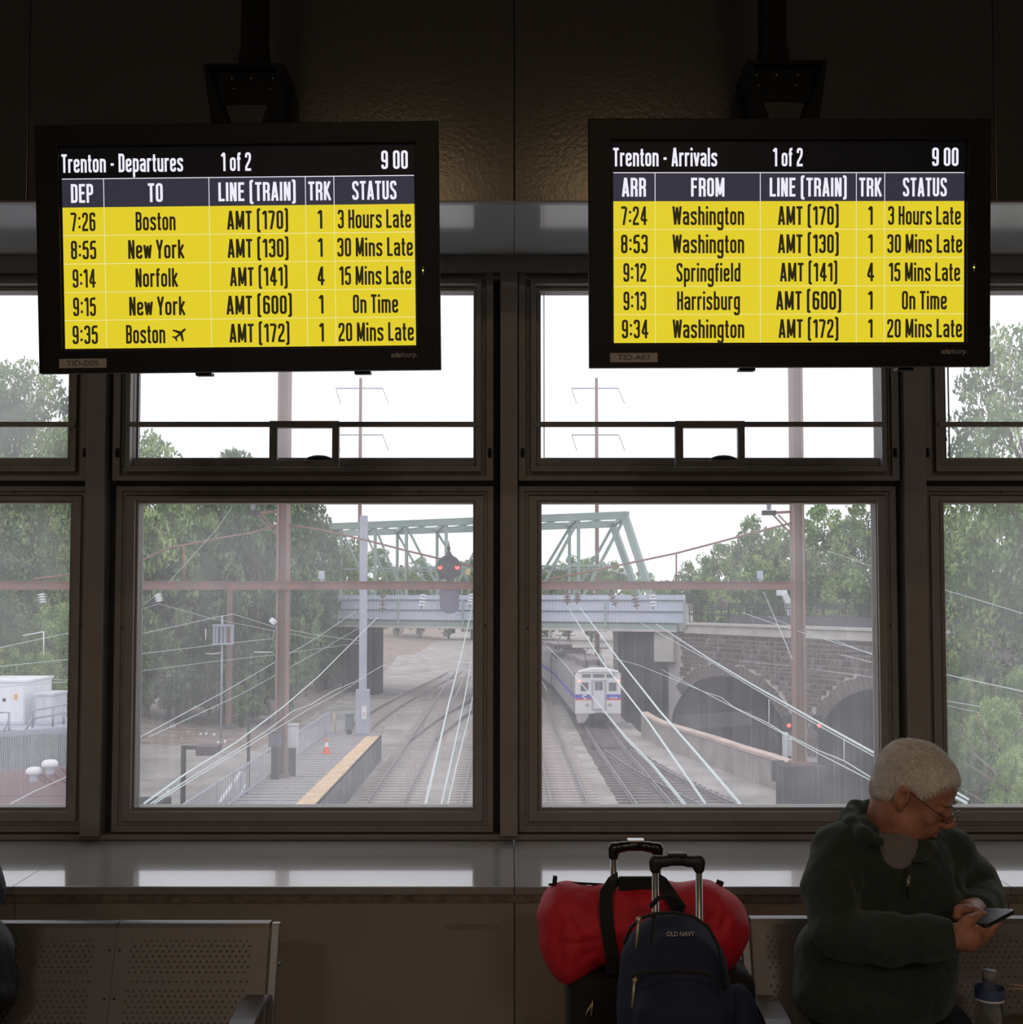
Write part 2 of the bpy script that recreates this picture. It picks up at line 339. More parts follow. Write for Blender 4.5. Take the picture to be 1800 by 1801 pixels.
def glyphs():
    L, R, T, B, X = A_, GR, 1-A_, A_, XH-A_; M = .52; g = {}
    def o(*p): return ('o',)+p
    def c(*p): return ('c',)+p
    D = {}
    D['0'] = D['O'] = [c((L,B),(L,T),(R,T),(R,B))]
    D['1'] = [o((.02,.80),(.13,T),(.19,T),(.19,0))]
    D['2'] = [o((L,.72),(L,T),(R,T),(R,.60),(L,.22),(L,B)), o((0,B),(GW,B))]
    D['3'] = [o((L,.76),(L,T),(R,T),(R,.53),(.14,.53)), o((.14,.53),(R,.53),(R,B),(L,B),(L,.24))]
    D['4'] = [o((.275,0),(.275,1)), o((.255,T),(.05,.26),(.42,.26))]
    D['5'] = [o((.35,T),(L,T),(L,.56)), o((L,.5),(L,.6),(R,.6),(R,B),(L,B),(L,.24))]
    D['6'] = [o((R,.76),(R,T),(L,T),(L,B),(R,B),(R,.57),(L,.57))]
    D['9'] = [o((L,.24),(L,B),(R,B),(R,T),(L,T),(L,.43),(R,.43))]
    D['7'] = [o((0,T),(R,T)), o((R,T),(R,.86),(.14,0))]
    D['8'] = [c((L,B),(L,M),(R,M),(R,B)), c((L,M),(L,T),(R,T),(R,M))]
    D[':'] = [o((.09,.16),(.09,.30)), o((.09,.62),(.09,.76))]
    D['-'] = [o((.03,.42),(.22,.42))]
    D['('] = [o((.2,1.06),(.07,1.06),(.07,-.10),(.2,-.10))]
    D[')'] = [o((0,1.06),(.13,1.06),(.13,-.10),(0,-.10))]
    D['A'] = [o((.06,0),(.185,1)), o((.205,1),(.33,0)), o((.09,.24),(.3,.24))]
    D['B'] = [o((L,0),(L,1)), o((L,T),(R,T),(R,M),(L,M)), o((L,M),(R,M),(R,B),(L,B))]
    D['D'] = [o((L,0),(L,1)), o((L,T),(R,T),(R,B),(L,B))]
    D['E'] = [o((L,0),(L,1)), o((L,T),(.33,T)), o((L,M),(.3,M)), o((L,B),(.33,B))]
    D['F'] = [o((L,0),(L,1)), o((L,T),(.33,T)), o((L,M),(.3,M))]
    D['H'] = [o((L,0),(L,1)), o((R,0),(R,1)), o((L,M),(R,M))]
    D['I'] = [o((L,0),(L,1))]
    D['K'] = [o((L,0),(L,1)), o((L+.02,.42),(R+.02,1)), o((L+.07,.55),(R+.04,0))]
    D['L'] = [o((L,0),(L,1)), o((L,B),(.33,B))]
    D['M'] = [o((L,0),(L,1)), o((L+.01,1),(.24,.1),(.41,1)), o((.415,0),(.415,1))]
    D['N'] = [o((L,0),(L,1)), o((L+.01,1),(R-.01,0)), o((R,0),(R,1))]
    D['P'] = [o((L,0),(L,1)), o((L,T),(R,T),(R,.47),(L,.47))]
    D['R'] = [o((L,0),(L,1)), o((L,T),(R,T),(R,.5),(L,.5)), o((.2,.5),(R,.42),(R,0))]
    D['S'] = [o((R,.75),(R,T),(L,T),(L,.6),(R,.42),(R,B),(L,B),(L,.25))]
    D['T'] = [o((.17,0),(.17,1)), o((0,T),(.34,T))]
    D['U'] = [o((L,1),(L,B),(R,B),(R,1))]
    D['W'] = [o((.05,1),(.15,.02)), o((.15,.02),(.255,.95)), o((.265,.95),(.37,.02)), o((.37,.02),(.47,1))]
    D['Y'] = [o((.04,1),(.18,.42)), o((.33,1),(.19,.42)), o((.185,.5),(.185,0))]
    D['V'] = [o((.05,1),(.19,0),(.33,1))]
    D['a'] = [o((L,.56),(L,X),(R,X),(R,0)), o((R,.43),(L,.40),(L,B),(R,B+.02))]
    D['b'] = [o((L,0),(L,1)), o((L,X),(R,X),(R,B),(L,B))]
    D['e'] = [o((L,.37),(R,.37),(R,X),(L,X),(L,B),(R,B),(R,.22))]
    D['f'] = [o((.1,0),(.1,T),(.23,T)), o((0,X),(.22,X))]
    D['g'] = [o((R,XH),(R,-.22),(L,-.22),(L,-.1)), o((R,X),(L,X),(L,B+.02),(R,B+.02))]
    D['h'] = [o((L,0),(L,1)), o((L,X),(R,X),(R,0))]
    D['i'] = [o((L,0),(L,XH)), o((L,.86),(L,1))]
    D['k'] = [o((L,0),(L,1)), o((L,.28),(R,XH)), o((L+.06,.38),(R+.02,0))]
    D['l'] = [o((L,0),(L,1))]
    D['m'] = [o((L,0),(L,XH)), o((L,X),(.49,X),(.49,0)), o((.277,0),(.277,X))]
    D['d'] = [o((R,0),(R,1)), o((R,X),(L,X),(L,B),(R,B))]
    D['n'] = [o((L,0),(L,XH)), o((L,X),(R,X),(R,0))]
    D['o'] = [c((L,B),(L,X),(R,X),(R,B))]
    D['p'] = [o((L,-.28),(L,XH)), o((L,X),(R,X),(R,B),(L,B))]
    D['r'] = [o((L,0),(L,XH)), o((L,.52),(L+.02,X),(.27,X))]
    D['s'] = [o((R,.54),(R,X),(L,X),(L,.46),(R,.32),(R,B),(L,B),(L,.2))]
    D['t'] = [o((.1,.94),(.1,B),(.23,B)), o((0,X),(.22,X))]
    D['u'] = [o((L,XH),(L,B),(R,B)), o((R,0),(R,XH))]
    D['v'] = [o((.04,XH),(.165,.02)), o((.29,XH),(.165,.02))]
    D['w'] = [o((.04,XH),(.13,.02)), o((.13,.02),(.225,.68)), o((.225,.68),(.32,.02)), o((.32,.02),(.41,XH))]
    W_ = {'1':.26,':':.18,'-':.25,'(':.23,')':.23,'A':.39,'I':.135,'i':.135,'l':.135,'M':.48,'W':.52,'Y':.37,'f':.23,'t':.23,'r':.27,'E':.34,'F':.34,'L':.33,'T':.34,'4':.42,'v':.33,'w':.45,'m':.56,'V':.38,'K':.4,'k':.38}
    return D, W_
GL, GLW = glyphs()
def stroke_text(s, x0, x1, zb, cap, t=T_):
    """flat lettering fitted between x0 and x1 on the local x-z plane"""
    V = []; Fc = []; x = 0
    for ch in s:
        if ch == ' ': x += .2; continue
        w = GLW.get(ch, GW)
        for st in GL[ch]:
            pts = rounded(st[1:], .15, st[0] == 'c'); pts = [Vector((p[0]+x, p[1])) for p in pts]
            ribbon(V, Fc, pts, st[0] == 'c', 0, 1, t)
        x += w+.075
    x -= .075; k = (x1-x0)/x
    return [(x0+a*k, 0, zb+b*cap) for a, b in V], Fc

def emis(name, col, s=1.0):
    if name in MATS: return MATS[name]
    m = bpy.data.materials.new(name); m.use_nodes = True; b = m.node_tree.nodes['Principled BSDF']
    b.inputs['Base Color'].default_value = (.01,.01,.01,1); b.inputs['Roughness'].default_value = .35; b.inputs['Specular IOR Level'].default_value = .12
    b.inputs['Emission Color'].default_value = col; b.inputs['Emission Strength'].default_value = s; MATS[name] = m; return m
E_y = emis('lit_yellow_screen', sc(226,206,44)); E_w = emis('lit_white_screen', sc(240,236,250)); E_h = emis('lit_slate_screen', sc(52,50,64))
E_k = emis('dark_screen_black', sc(5,5,7)); E_t = emis('dark_screen_ink', sc(42,36,14)); E_l = emis('lit_pale_line', sc(240,232,170))
M_case = mat('black_monitor_case', (.007,.006,.0055), .45, 0, .1, 30, .03, 300, spec=.2); M_caseb = mat('black_steel_bracket', (.005,.005,.005), .6, spec=.15)
M_plate = mat('grey_label_plate', (.38,.34,.32), .5); M_ink = mat('label_ink', (.03,.03,.03), .6); M_logo = mat('pale_logo_print', (.45,.4,.36), .6)
M_bolt = mat('steel_bolt', (.35,.35,.35), .3, .9)
def font_obj(name, s, h, m, parent, x0, x1, y, z, rot=(math.pi/2,0,0), bold=0):
    cu = bpy.data.curves.new(name, 'FONT'); cu.body = s; cu.size = h; cu.offset = bold
    o = bpy.data.objects.new('tmp', cu); COL.objects.link(o); bpy.context.view_layer.update()
    me = bpy.data.meshes.new_from_object(o.evaluated_get(bpy.context.evaluated_depsgraph_get())); bpy.data.objects.remove(o)
    xs = [v.co.x for v in me.vertices]; a, b = min(xs), max(xs); k = (x1-x0)/(b-a)
    for v in me.vertices: v.co.x = (v.co.x-a)*k
    me.materials.clear(); me.materials.append(m); me.name = name
    return link(name, me, parent, (x0, y, z), rot)
SX0, SX1, SZ1, SZ0 = -.438, .438, .249, -.2445
def su(u): return SX0+(u-360)/1234*(SX1-SX0)
def sv(v): return SZ1+(v-140)/702*(SZ0-SZ1)
def monitor(loc, rot, title, tw, hdr, rows, tid, label, plane=False):
    e = empty('departure_monitor' if 'Dep' in title else 'arrival_monitor', loc, rot, label=label, cat='monitor')
    h = .3064; D = -.012
    b = MB(); b.ring(-.5, .5, -h, h, (.058,.058,.056,.052), -.004, .02); b.build('bezel', M_case, e, bevel=.002)
    b = MB().box(-.485, .485, .0205, .085, -h+.022, h-.012); b.build('housing', M_case, e, bevel=.004)
    scr = MB().box(-.443, .443, .008, .02, -.2515, .2555).build('screen', E_k, e)
    def flat(name, quads, m, y):
        q = MB()
        for (u0, u1, v0, v1) in quads: q.add([(su(u0),y,sv(v1)),(su(u1),y,sv(v1)),(su(u1),y,sv(v0)),(su(u0),y,sv(v0))], [(0,1,2,3)])
        return q.build(name, m, scr)
    flat('heading_band', [(360,1594,244,344)], E_h, .0074)
    rl = [344,443,543,643,742,842]
    for a, c in zip(rl, rl[1:]): flat('timetable_row', [(360,1594,a,c)], E_y, .0074)
    cl = [506,875,1213,1313]
    flat('grid_lines', [(x-1.2,x+1.2,244,344) for x in cl]+[(360,1594,242.6,245.4)], E_w, .0070)
    flat('grid_lines', [(x-1,x+1,345,842) for x in cl]+[(360,1594,y-1.1,y+1.1) for y in rl[1:-1]], E_l, .0070)
    def txt(s, u0, u1, vc, vb, m):
        V, Fc = stroke_text(s, su(u0), su(u1), sv(vb), sv(vc)-sv(vb))
        me = bpy.data.meshes.new('lettering'); me.from_pydata([(x, .0066, z) for x, y, z in V], [], Fc); me.materials.append(m); link('lettering', me, scr)
    txt(title, 360, tw, 157, 222, E_w); txt('1 of 2', 920, 1024, 157, 222, E_w); txt('9 00', 1480, 1573, 156, 221, E_w)
    for (s, u0, u1) in hdr: txt(s, u0, u1, 262, 328, E_w)
    for k, r in enumerate(rows):
        for (s, u0, u1) in r: txt(s, u0, u1, rl[k]+18, rl[k]+84, E_t)
    if plane:   # aeroplane pictogram after the last place name
        cx, cz = su(765), sv(793); s_ = .019; P = MB(); R = Matrix.Rotation(math.radians(-48), 2)
        def pl(pts): P.add([(cx+(R@Vector(p)).x*s_, .0066, cz+(R@Vector(p)).y*s_) for p in pts], [tuple(range(len(pts)))])
        pl([(-.13,-.95),(.13,-.95),(.16,.8),(0,1.05),(-.16,.8)]); pl([(.1,.35),(1,-.25),(1,-.5),(.1,-.1)]); pl([(-.1,-.1),(-1,-.5),(-1,-.25),(-.1,.35)])
        pl([(.05,-.6),(.42,-.9),(.42,-1.08),(.05,-.9)]); pl([(-.05,-.9),(-.42,-1.08),(-.42,-.9),(-.05,-.6)]); P.build('aeroplane_symbol', E_t, scr)
    p = MB().box(-.449, -.331, -.0065, -.0043, -.294, -.271).build('label_plate', M_plate, e, bevel=.0005)
    font_obj('lettering', tid, .019, M_ink, p, -.43, -.351, -.0068, -.2885)
    font_obj('logo_print', 'solari', .019, M_logo, e, .377, .407, -.0045, -.275, bold=.00025)
    font_obj('logo_print', 'corp.', .019, M_logo, e, .409, .441, -.0045, -.275)
    MB().box(.4565, .4600, -.0055, -.0043, -.063, -.060).build('status_light', emis('green_yellow_led', (.7,.9,.05,1), 2.5), e)
    MB().box(.457, .4595, -.0052, -.0042, -.072, -.052).build('light_slot', M_plate, e)
    for x in (-.1, .3): MB().box(x-.02,x+.02,.03,.06,-h-.005,-h+.002).build('foot_tab', M_case, e)
    return e
H5 = [('LINE (TRAIN)',908,1181),('TRK',1223,1303),('STATUS',1377,1532)]
amt = [('AMT (170)',937,1153),('AMT (130)',937,1153),('AMT (141)',944,1148),('AMT (600)',930,1162),('AMT (172)',939,1152)]
trk = [('1',1255,1271),('1',1255,1271),('4',1250,1276),('1',1255,1271),('1',1255,1271)]
sta = [('3 Hours Late',1325,1582),('30 Mins Late',1322,1587),('15 Mins Late',1328,1580),('On Time',1374,1533),('20 Mins Late',1322,1587)]
rd = [[('7:26',388,475),('Boston',616,756)],[('8:55',387,476),('New York',588,786)],[('9:14',391,472),('Norfolk',612,762)],[('9:15',391,471),('New York',588,786)],[('9:35',387,476),('Boston',575,713)]]
ra = [[('7:24',387,478),('Washington',567,818)],[('8:53',386,480),('Washington',567,818)],[('9:12',394,474),('Springfield',580,805)],[('9:13',394,474),('Harrisburg',582,803)],[('9:34',388,481),('Washington',567,818)]]
for r in (rd, ra):
    for k in range(5): r[k] += [amt[k], trk[k], sta[k]]
monitor((-.6785,2.9264,2.4658), (.0739,-.0099,-.0031), 'Trenton - Departures', 786, [('DEP',391,469),('TO',661,713)]+H5, rd, 'TID-D05', 'black hanging monitor on the left listing train departures in yellow rows', True)
monitor((.6912,2.9232,2.4765), (.0696,-.0068,.0178), 'Trenton - Arrivals', 724, [('ARR',390,474),('FROM',632,749)]+H5, ra, 'TID-A03', 'black hanging monitor on the right listing train arrivals in yellow rows')
def bracket(pxc, y0, y1, x0, x1, mir, label):
    Y = 3.03; e = empty('monitor_bracket', W(pxc, y0, Y), label=label, cat='bracket')
    def ad(mb, nm, m_, **k): o = mb.build(nm, m_, e, **k); o.matrix_parent_inverse = e.matrix_basis.inverted(); return o
    cx = WX(pxc, Y, 60); zb, zt = WZ(y1, Y), WZ(y0, Y); a, b = WX(x0, Y, 170), WX(x1, Y, 170)
    ad(MB().box(cx-.031, cx+.031, Y-.02, Y+.04, zt+.02, ZC-.001), 'ceiling_pole', M_caseb, bevel=.002)
    ad(MB().box(cx-.035, cx+.035, Y-.025, Y+.045, zt-.002, zt+.045), 'pole_sleeve', M_caseb, bevel=.002)
    ad(MB().tube([(cx-.042, Y, zt+.035), (cx+.042, Y, zt+.035)], .004, 8), 'cross_bolt', M_caseb)
    ad(MB().box(a+.006, b-.006, Y-.05, Y+.07, zt-.012, zt), 'top_plate', M_caseb, bevel=.002)
    ad(MB().box(a+.03, b-.03, Y-.03, Y-.022, zb+.028, zt-.012), 'front_plate', M_caseb, bevel=.002)
    for x, s in ((a, 1), (b, -1)):
        k = .035
        ad(MB().add([(x, Y-.06, zt-.006), (x+s*.006, Y-.06, zt-.006), (x+s*.006, Y+.09, zt-.006), (x, Y+.09, zt-.006), (x+s*k*.6, Y-.05, zb-.03), (x+s*(k*.6+.04), Y-.05, zb-.03), (x+s*(k*.6+.04), Y+.08, zb-.03), (x+s*k*.6, Y+.08, zb-.03)],
           [(0,3,2,1),(4,5,6,7),(0,1,5,4),(1,2,6,5),(2,3,7,6),(3,0,4,7)]), 'side_plate', M_caseb)
    for k in (-.05, .0, .055): ad(MB().ball((cx+k, Y-.033, zt-.033), .0035, 8, 6), 'bolt', M_bolt)
    for k in (-.045, .05): ad(MB().ball((cx+k, Y-.033, zt-.06), .003, 8, 6), 'bolt', M_bolt)
    c = -1 if mir else 1; xx = b if not mir else a
    ad(MB().prism([(xx-c*.004, zt-.01), (xx+c*.012, zt-.05), (xx+c*.012, zb-.03), (xx-c*.02, zb-.03)], Y+.06, Y+.085), 'tilt_arm', M_case)
bracket(448, 126, 212, 367, 508, False, 'black ceiling pole and bracket carrying the departures monitor')
bracket(1360, 120, 207, 1306, 1446, True, 'black ceiling pole and bracket carrying the arrivals monitor')
_mat = mat
def mat(name, col, *a, **k):        # outdoor surfaces: measured photographic albedo, the overcast sky is the bright thing
    col = tuple(c*OD for c in col[:3])
    if k.get('col2') is not None: k['col2'] = tuple(c*OD for c in k['col2'][:3])
    return _mat(name, col, *a, **k)
OD = 1.0
# ================================================================== outdoors
ZR = -6.6; ZGR = -6.78; ZP = -5.4
M_grav = mat('ballast_gravel', (.24,.215,.205), .95, 0, .3, .5, .5, 9, col2=(.46,.42,.40), detail=12)
M_dirt = mat('rusty_dirt', (.20,.13,.10), .95, 0, .4, 1.2, .4, 5, col2=(.36,.30,.27), detail=10)
M_rust = mat('rusty_painted_steel', (.30,.14,.10), .8, .1, .35, 2.5, .1, 20, col2=(.20,.13,.12))
M_rustp = mat('rust_brown_pole', (.28,.15,.11), .8, .1, .35, 1.5, .1, 20, col2=(.22,.17,.15))
M_gsteel = mat('galvanised_steel', (.42,.44,.52), .55, .2, .1, 2)
M_rail = mat('worn_steel_rail', (.25,.22,.24), .4, .5, .2, 2)
M_tie = mat('concrete_sleeper', (.44,.38,.36), .9, 0, .2, 3); M_tiew = mat('weathered_timber_sleeper', (.13,.11,.11), .9, 0, .3, 3)
M_green = mat('pale_green_bridge_steel', (.36,.47,.42), .7, .1, .18, .8, 0, col2=(.30,.39,.36)); M_panel = mat('blue_grey_ribbed_panel', (.62,.67,.80), .7, 0, .08, .5)
M_panelrail = mat('grey_panel_rail', (.14,.17,.19), .7); M_under = mat('dark_underside', (.03,.03,.032), .9)  # bridge deck in one near-black tone
M_conc = mat('pale_concrete', (.62,.57,.54), .85, 0, .15, 1.0); M_stone = mat('brown_field_stone', (.13,.105,.10), .9, 0, .35, .7, .4, 6, col2=(.22,.18,.17))
M_mortar = mat('pale_mortar', (.62,.57,.56), .95); M_arch = mat('dark_stone_arch_shade', (.035,.033,.038), .95, 0, .2, 1)  # dark stone; in the arches its near-black stands in for the shade inside
M_wire = mat('grey_green_cable', (.62,.70,.70), .6, .2); M_wired = mat('dark_cable', (.16,.15,.15), .6, .2); M_ins = mat('white_porcelain_insulator', (.85,.85,.88), .4); M_insd = mat('brown_porcelain_insulator', (.16,.09,.09), .4)
M_wood = mat('weathered_plank', (.36,.34,.34), .9, 0, .3, 1.5, .1, 10, stretch=(1,6,6)); M_wood2 = mat('weathered_plank_dark', (.20,.185,.19), .9, 0, .3, 1.5, stretch=(1,6,6))
M_yel = mat('faded_yellow_edge', (.72,.50,.32), .85, 0, .15, 2); M_pside = mat('platform_side_concrete', (.16,.155,.17), .9, 0, .3, 1.2)
M_red = emis('red_signal_lamp', (1,.05,.04,1), 6); M_sig = mat('black_signal_metal', (.02,.02,.025), .6)
M_roof = mat('maroon_flat_roof', (.15,.085,.09), .7, 0, .12, 1.2); M_white = mat('white_painted_steel', (.78,.78,.82), .6, 0, .06, 2); M_lgrey = mat('light_grey_cabinet', (.58,.60,.64), .6, 0, .08, 2)

def put(o, p): o.parent = p; o.matrix_parent_inverse = p.matrix_basis.inverted(); return o
# ---- ground
def height(x, y):
    z = ZGR-.05
    xw = float(np.interp(y, [40,50.7,73,90,100], [13.6,12.3,8.35,7.6,7.6]))
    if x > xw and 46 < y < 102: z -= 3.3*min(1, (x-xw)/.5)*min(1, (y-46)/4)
    if x < -13: z += min(1.2, (-13-x)*.11)*(.7+.3*math.sin(y*.21+x*.3))*min(1, max(0, (y-58)/16))
    if x > 13.5 and False: z += min(1.2, (x-13.5)*.1)
    z += .10*math.sin(x*.9+y*.35)*math.sin(y*.23)*(1 if x < -11 or x > 12 else .1)
    if y > 125 and -16 < x < -2.5: z += .9*math.exp(-((y-150)/14)**2)
    return z
M_bed = mat('shade_dark_creek_bed', (.05,.047,.045), .9, 0, .3, .6)  # dark creek soil, its tone also painting the shade under the arches
def grid_mesh(name, xs, ys, m):
    nx, ny = len(xs), len(ys); vs = [(x, y, height(x, y)) for y in ys for x in xs]
    fs = [(j*nx+i, j*nx+i+1, (j+1)*nx+i+1, (j+1)*nx+i) for j in range(ny-1) for i in range(nx-1)]
    me = bpy.data.meshes.new(name); me.from_pydata(vs, [], fs); me.materials.append(m); me.polygons.foreach_set('use_smooth', [True]*len(fs))
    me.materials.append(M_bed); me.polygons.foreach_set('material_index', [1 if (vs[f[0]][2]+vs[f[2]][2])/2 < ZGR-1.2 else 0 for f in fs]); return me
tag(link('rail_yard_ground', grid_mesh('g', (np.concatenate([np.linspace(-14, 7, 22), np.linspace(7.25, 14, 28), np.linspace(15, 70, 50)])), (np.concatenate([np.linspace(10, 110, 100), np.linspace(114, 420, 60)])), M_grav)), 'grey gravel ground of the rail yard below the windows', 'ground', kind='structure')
tag(link('gravel_yard', grid_mesh('g', list(np.linspace(-110, -14, 70)), list(np.linspace(10, 66, 30)), M_grav)), 'grey gravel yard left of the plank platform', 'ground', kind='structure')
tag(link('dirt_bank', grid_mesh('g', list(np.linspace(-110, -14, 70)), list(np.linspace(66, 420, 130)), M_dirt)), 'brown littered dirt bank left of the tracks', 'ground', kind='structure')

# ---- tracks: rails are bent along a centre line, sleepers are single pieces near by and joined further off
RAILSEC = [(-.07,0),(.07,0),(.07,.02),(.015,.035),(.015,.12),(.036,.13),(.036,.165),(-.036,.165),(-.036,.13),(-.015,.12),(-.015,.035),(-.07,.02)]
def sweep(pts, sec):
    pts = [Vector(p) for p in pts]; n = len(sec); vs = []; fs = []
    for i, p in enumerate(pts):
        d = (pts[min(i+1, len(pts)-1)]-pts[max(i-1,0)]); d.z = 0; d.normalize(); r = Vector((d.y, -d.x, 0))
        for a, b in sec: vs.append(p+r*a+Vector((0,0,b)))
    for i in range(len(pts)-1):
        for k in range(n): a = i*n+k; b = i*n+(k+1)%n; fs.append((a, b, b+n, a+n))
    fs += [tuple(range(n)), tuple(range(len(pts)*n-1, (len(pts)-1)*n-1, -1))]; return vs, fs
TIE = {m.name: MB().box(-1.3,1.3,-.13,.13,-.16,0).mesh('sleeper', m, bevel=.02) for m in (M_tie, M_tiew)}
def track(cl, label, tm, y_single=76, step=.72, ties=True, y_end=170):
    """cl: list of (x, y) centre-line points"""
    e = empty('railway_track', (cl[0][0], cl[0][1], ZR), label=label, cat='railway track')
    cl = sorted(cl, key=lambda c: c[1]); ys = np.arange(cl[0][1], cl[-1][1], 3.0); X = np.interp(ys, [c[1] for c in cl], [c[0] for c in cl])
    k = np.array([.25,.5,.25])
    for _ in range(3): X[1:-1] = np.convolve(X, k, 'valid')
    for s in (-.7175, .7175):
        p = []
        for i in range(len(ys)):
            j = min(i+1, len(ys)-1); q = max(i-1, 0); d = Vector((X[j]-X[q], ys[j]-ys[q], 0)).normalized()
            p.append((X[i]+d.y*s, ys[i]-d.x*s, ZR-.165))
        vs, fs = sweep(p, RAILSEC); put(MB().add(vs, fs).build('rail', M_rail), e)
    if not ties: return e
    far = MB(); y = cl[0][1]+.3
    while y < min(y_end, cl[-1][1]):
        x = float(np.interp(y, ys, X)); dx = float(np.interp(y+1, ys, X))-x
        jx = random.uniform(-.04,.04); zz = ZR-.165+random.uniform(-.012, .004)
        if y < y_single: put(link('sleeper', TIE[tm.name], None, (x+jx, y, zz), (0,0,-math.atan(dx))), e)
        else: far.box(x-1.3, x+1.3, y-.13, y+.13, zz-.16, zz)
        y += step
    o = put(far.build('far_sleepers', tm), e); o['kind'] = 'stuff'; return e
track([(-5.05,44),(-5.2,80),(-5.6,120),(-5.2,150),(-3.5,200),(-1,330)], 'railway track running beside the wooden platform edge', M_tie, 66)
track([(-1.3,44),(-1.35,90),(-1.4,150),(-.6,240),(1,340)], 'railway track partly hidden behind the middle window post, left of it', M_tie, 66)
track([(2.37,44),(2.15,70),(1.75,100),(1.5,150),(1.6,330)], 'empty railway track immediately left of the train', M_tie, 66)
track([(5.75,44),(5.45,66),(5.4,90),(4.6,130),(3.4,200),(3.4,330)], 'dark railway track the train stands on', M_tiew, 66)
track([(5.5,68),(6.1,60),(7.4,52),(9.0,44)], 'railway track branching right in front of the train', M_tiew, 66)
track([(-9.3,66),(-9.6,77),(-9.2,90),(-8.2,106),(-6.9,122),(-5.7,140)], 'curved siding track that ends behind the platform end', M_tie, 66, y_end=122)
track([(-5.1,70),(-4.2,82),(-2.4,98),(-1.45,112)], 'crossover track linking the platform track to its neighbour', M_tiew, 10, ties=False)

# ---- wooden platform with yellow edge
e = empty('wooden_platform', (-8, 50, ZP), label='grey plank platform with a faded yellow edge strip', cat='platform')
PE = lambda y: -8.05-(y-41)*.002
x_in = -6.72; x_out = -9.5; pl = MB().box(x_out, x_in-.02, 20, 62.3, ZP-.22, ZP-.051); put(pl.build('joist_deck', M_pside), e)
y = 38.0; k = 0
while y < 62.3:
    w = .23; put(link('plank', (MATS.setdefault('plankA', None) or MATS.__setitem__('plankA', MB().box(-1.42,1.42,-.100,.100,-.05,0).mesh('plank', M_wood, bevel=.008)) or MATS['plankA']) if k % 3 else (MATS.get('plankB') or MATS.__setitem__('plankB', MB().box(-1.42,1.42,-.100,.100,-.05,0).mesh('plank', M_wood2, bevel=.008)) or MATS['plankB']), None, (-8.08+random.uniform(-.02,.02), y, ZP+random.uniform(-.006,.006))), e); y += w; k += 1
put(MB().box(-7.3, -6.66, 34, 60.4, ZP-.05, ZP+.012).build('yellow_edge_strip', M_yel, bevel=.01), e)
put(MB().box(-6.86, -6.74, 34, 62.3, ZGR-.1, ZP-.05).build('platform_face', M_pside), e)
put(MB().box(-9.5, -6.87, 62.1, 62.4, ZGR+.2, ZP-.05).build('end_face', M_pside), e)
# platform railing along its left edge
r = empty('platform_railing', (-9.4, 50, ZP), label='thin steel picket railing along the left side of the plank platform', cat='railing')
a = Vector((-9.42, 34, ZP)); b = Vector((-9.38, 62, ZP))
for dz in (.12, 1.05): put(MB().bar(a+Vector((0,0,dz)), b+Vector((0,0,dz)), .05).build('rail', M_gsteel), r)
pk = MB().box(-.012,.012,-.012,.012,0,.93).mesh('picket', M_gsteel)
for i in range(76):
    t = i/75; p = a.lerp(b, t)
    if i % 6 == 0: put(MB().box(p.x-.03,p.x+.03,p.y-.03,p.y+.03,ZP+.002,ZP+1.12).build('railing_post', M_gsteel), r)
    else: put(link('picket', pk, None, (p.x, p.y, ZP+.12)), r)
# white handrail of the ramp
h = empty('stair_handrail', G(400, 1400, ZP), label='white slanting handrail in front of the platform railing', cat='railing')
p0 = W(386, 1412, 41); p1 = W(424, 1358, 43)
put(MB().bar(p0, p1, .11, .06).build('top_rail', M_white), h); put(MB().bar(p0+Vector((.45,0,-.25)), p1+Vector((.1,.3,-.5)), .05).build('lower_rail', M_white), h)
put(MB().bar(p1, Vector((p1.x, p1.y, ZP+.002)), .06).build('post', M_gsteel), h)
# hooded platform lamp with square arm
def hooded(px, py, d, label, s=1):
    L = W(px, py, d); l = empty('platform_lamp', (L.x, L.y, ZP), label=label, cat='lamp')
    put(MB().box(L.x-.075*s, L.x+.075*s, d-.07, d+.07, ZGR-.1, L.z).build('post', M_sig, bevel=.01), l)
    put(MB().box(L.x-.075*s, L.x+.9*s, d-.06, d+.06, L.z-.14*s, L.z-.01).build('arm', M_sig), l)
    put(MB().add([(L.x+.48*s, d-.3, L.z), (L.x+1.28*s, d-.3, L.z), (L.x+1.28*s, d+.4, L.z+.03), (L.x+.48*s, d+.4, L.z+.03), (L.x+.5*s, d-.28, L.z-.33*s), (L.x+1.2*s, d-.28, L.z-.33*s), (L.x+1.2*s, d+.36, L.z-.33*s), (L.x+.5*s, d+.36, L.z-.33*s)],
       [(0,3,2,1),(4,5,6,7),(0,1,5,4),(1,2,6,5),(2,3,7,6),(3,0,4,7)]).build('lamp_hood', mat('dark_plum_lamp', (.075,.05,.06), .6), bevel=.02), l)
hooded(323, 1311, 42, 'dark square hooded lamp on a post at the near left of the platform')
hooded(438, 1262, 45, 'smaller dark hooded lamp just left of the brown pole', .7)
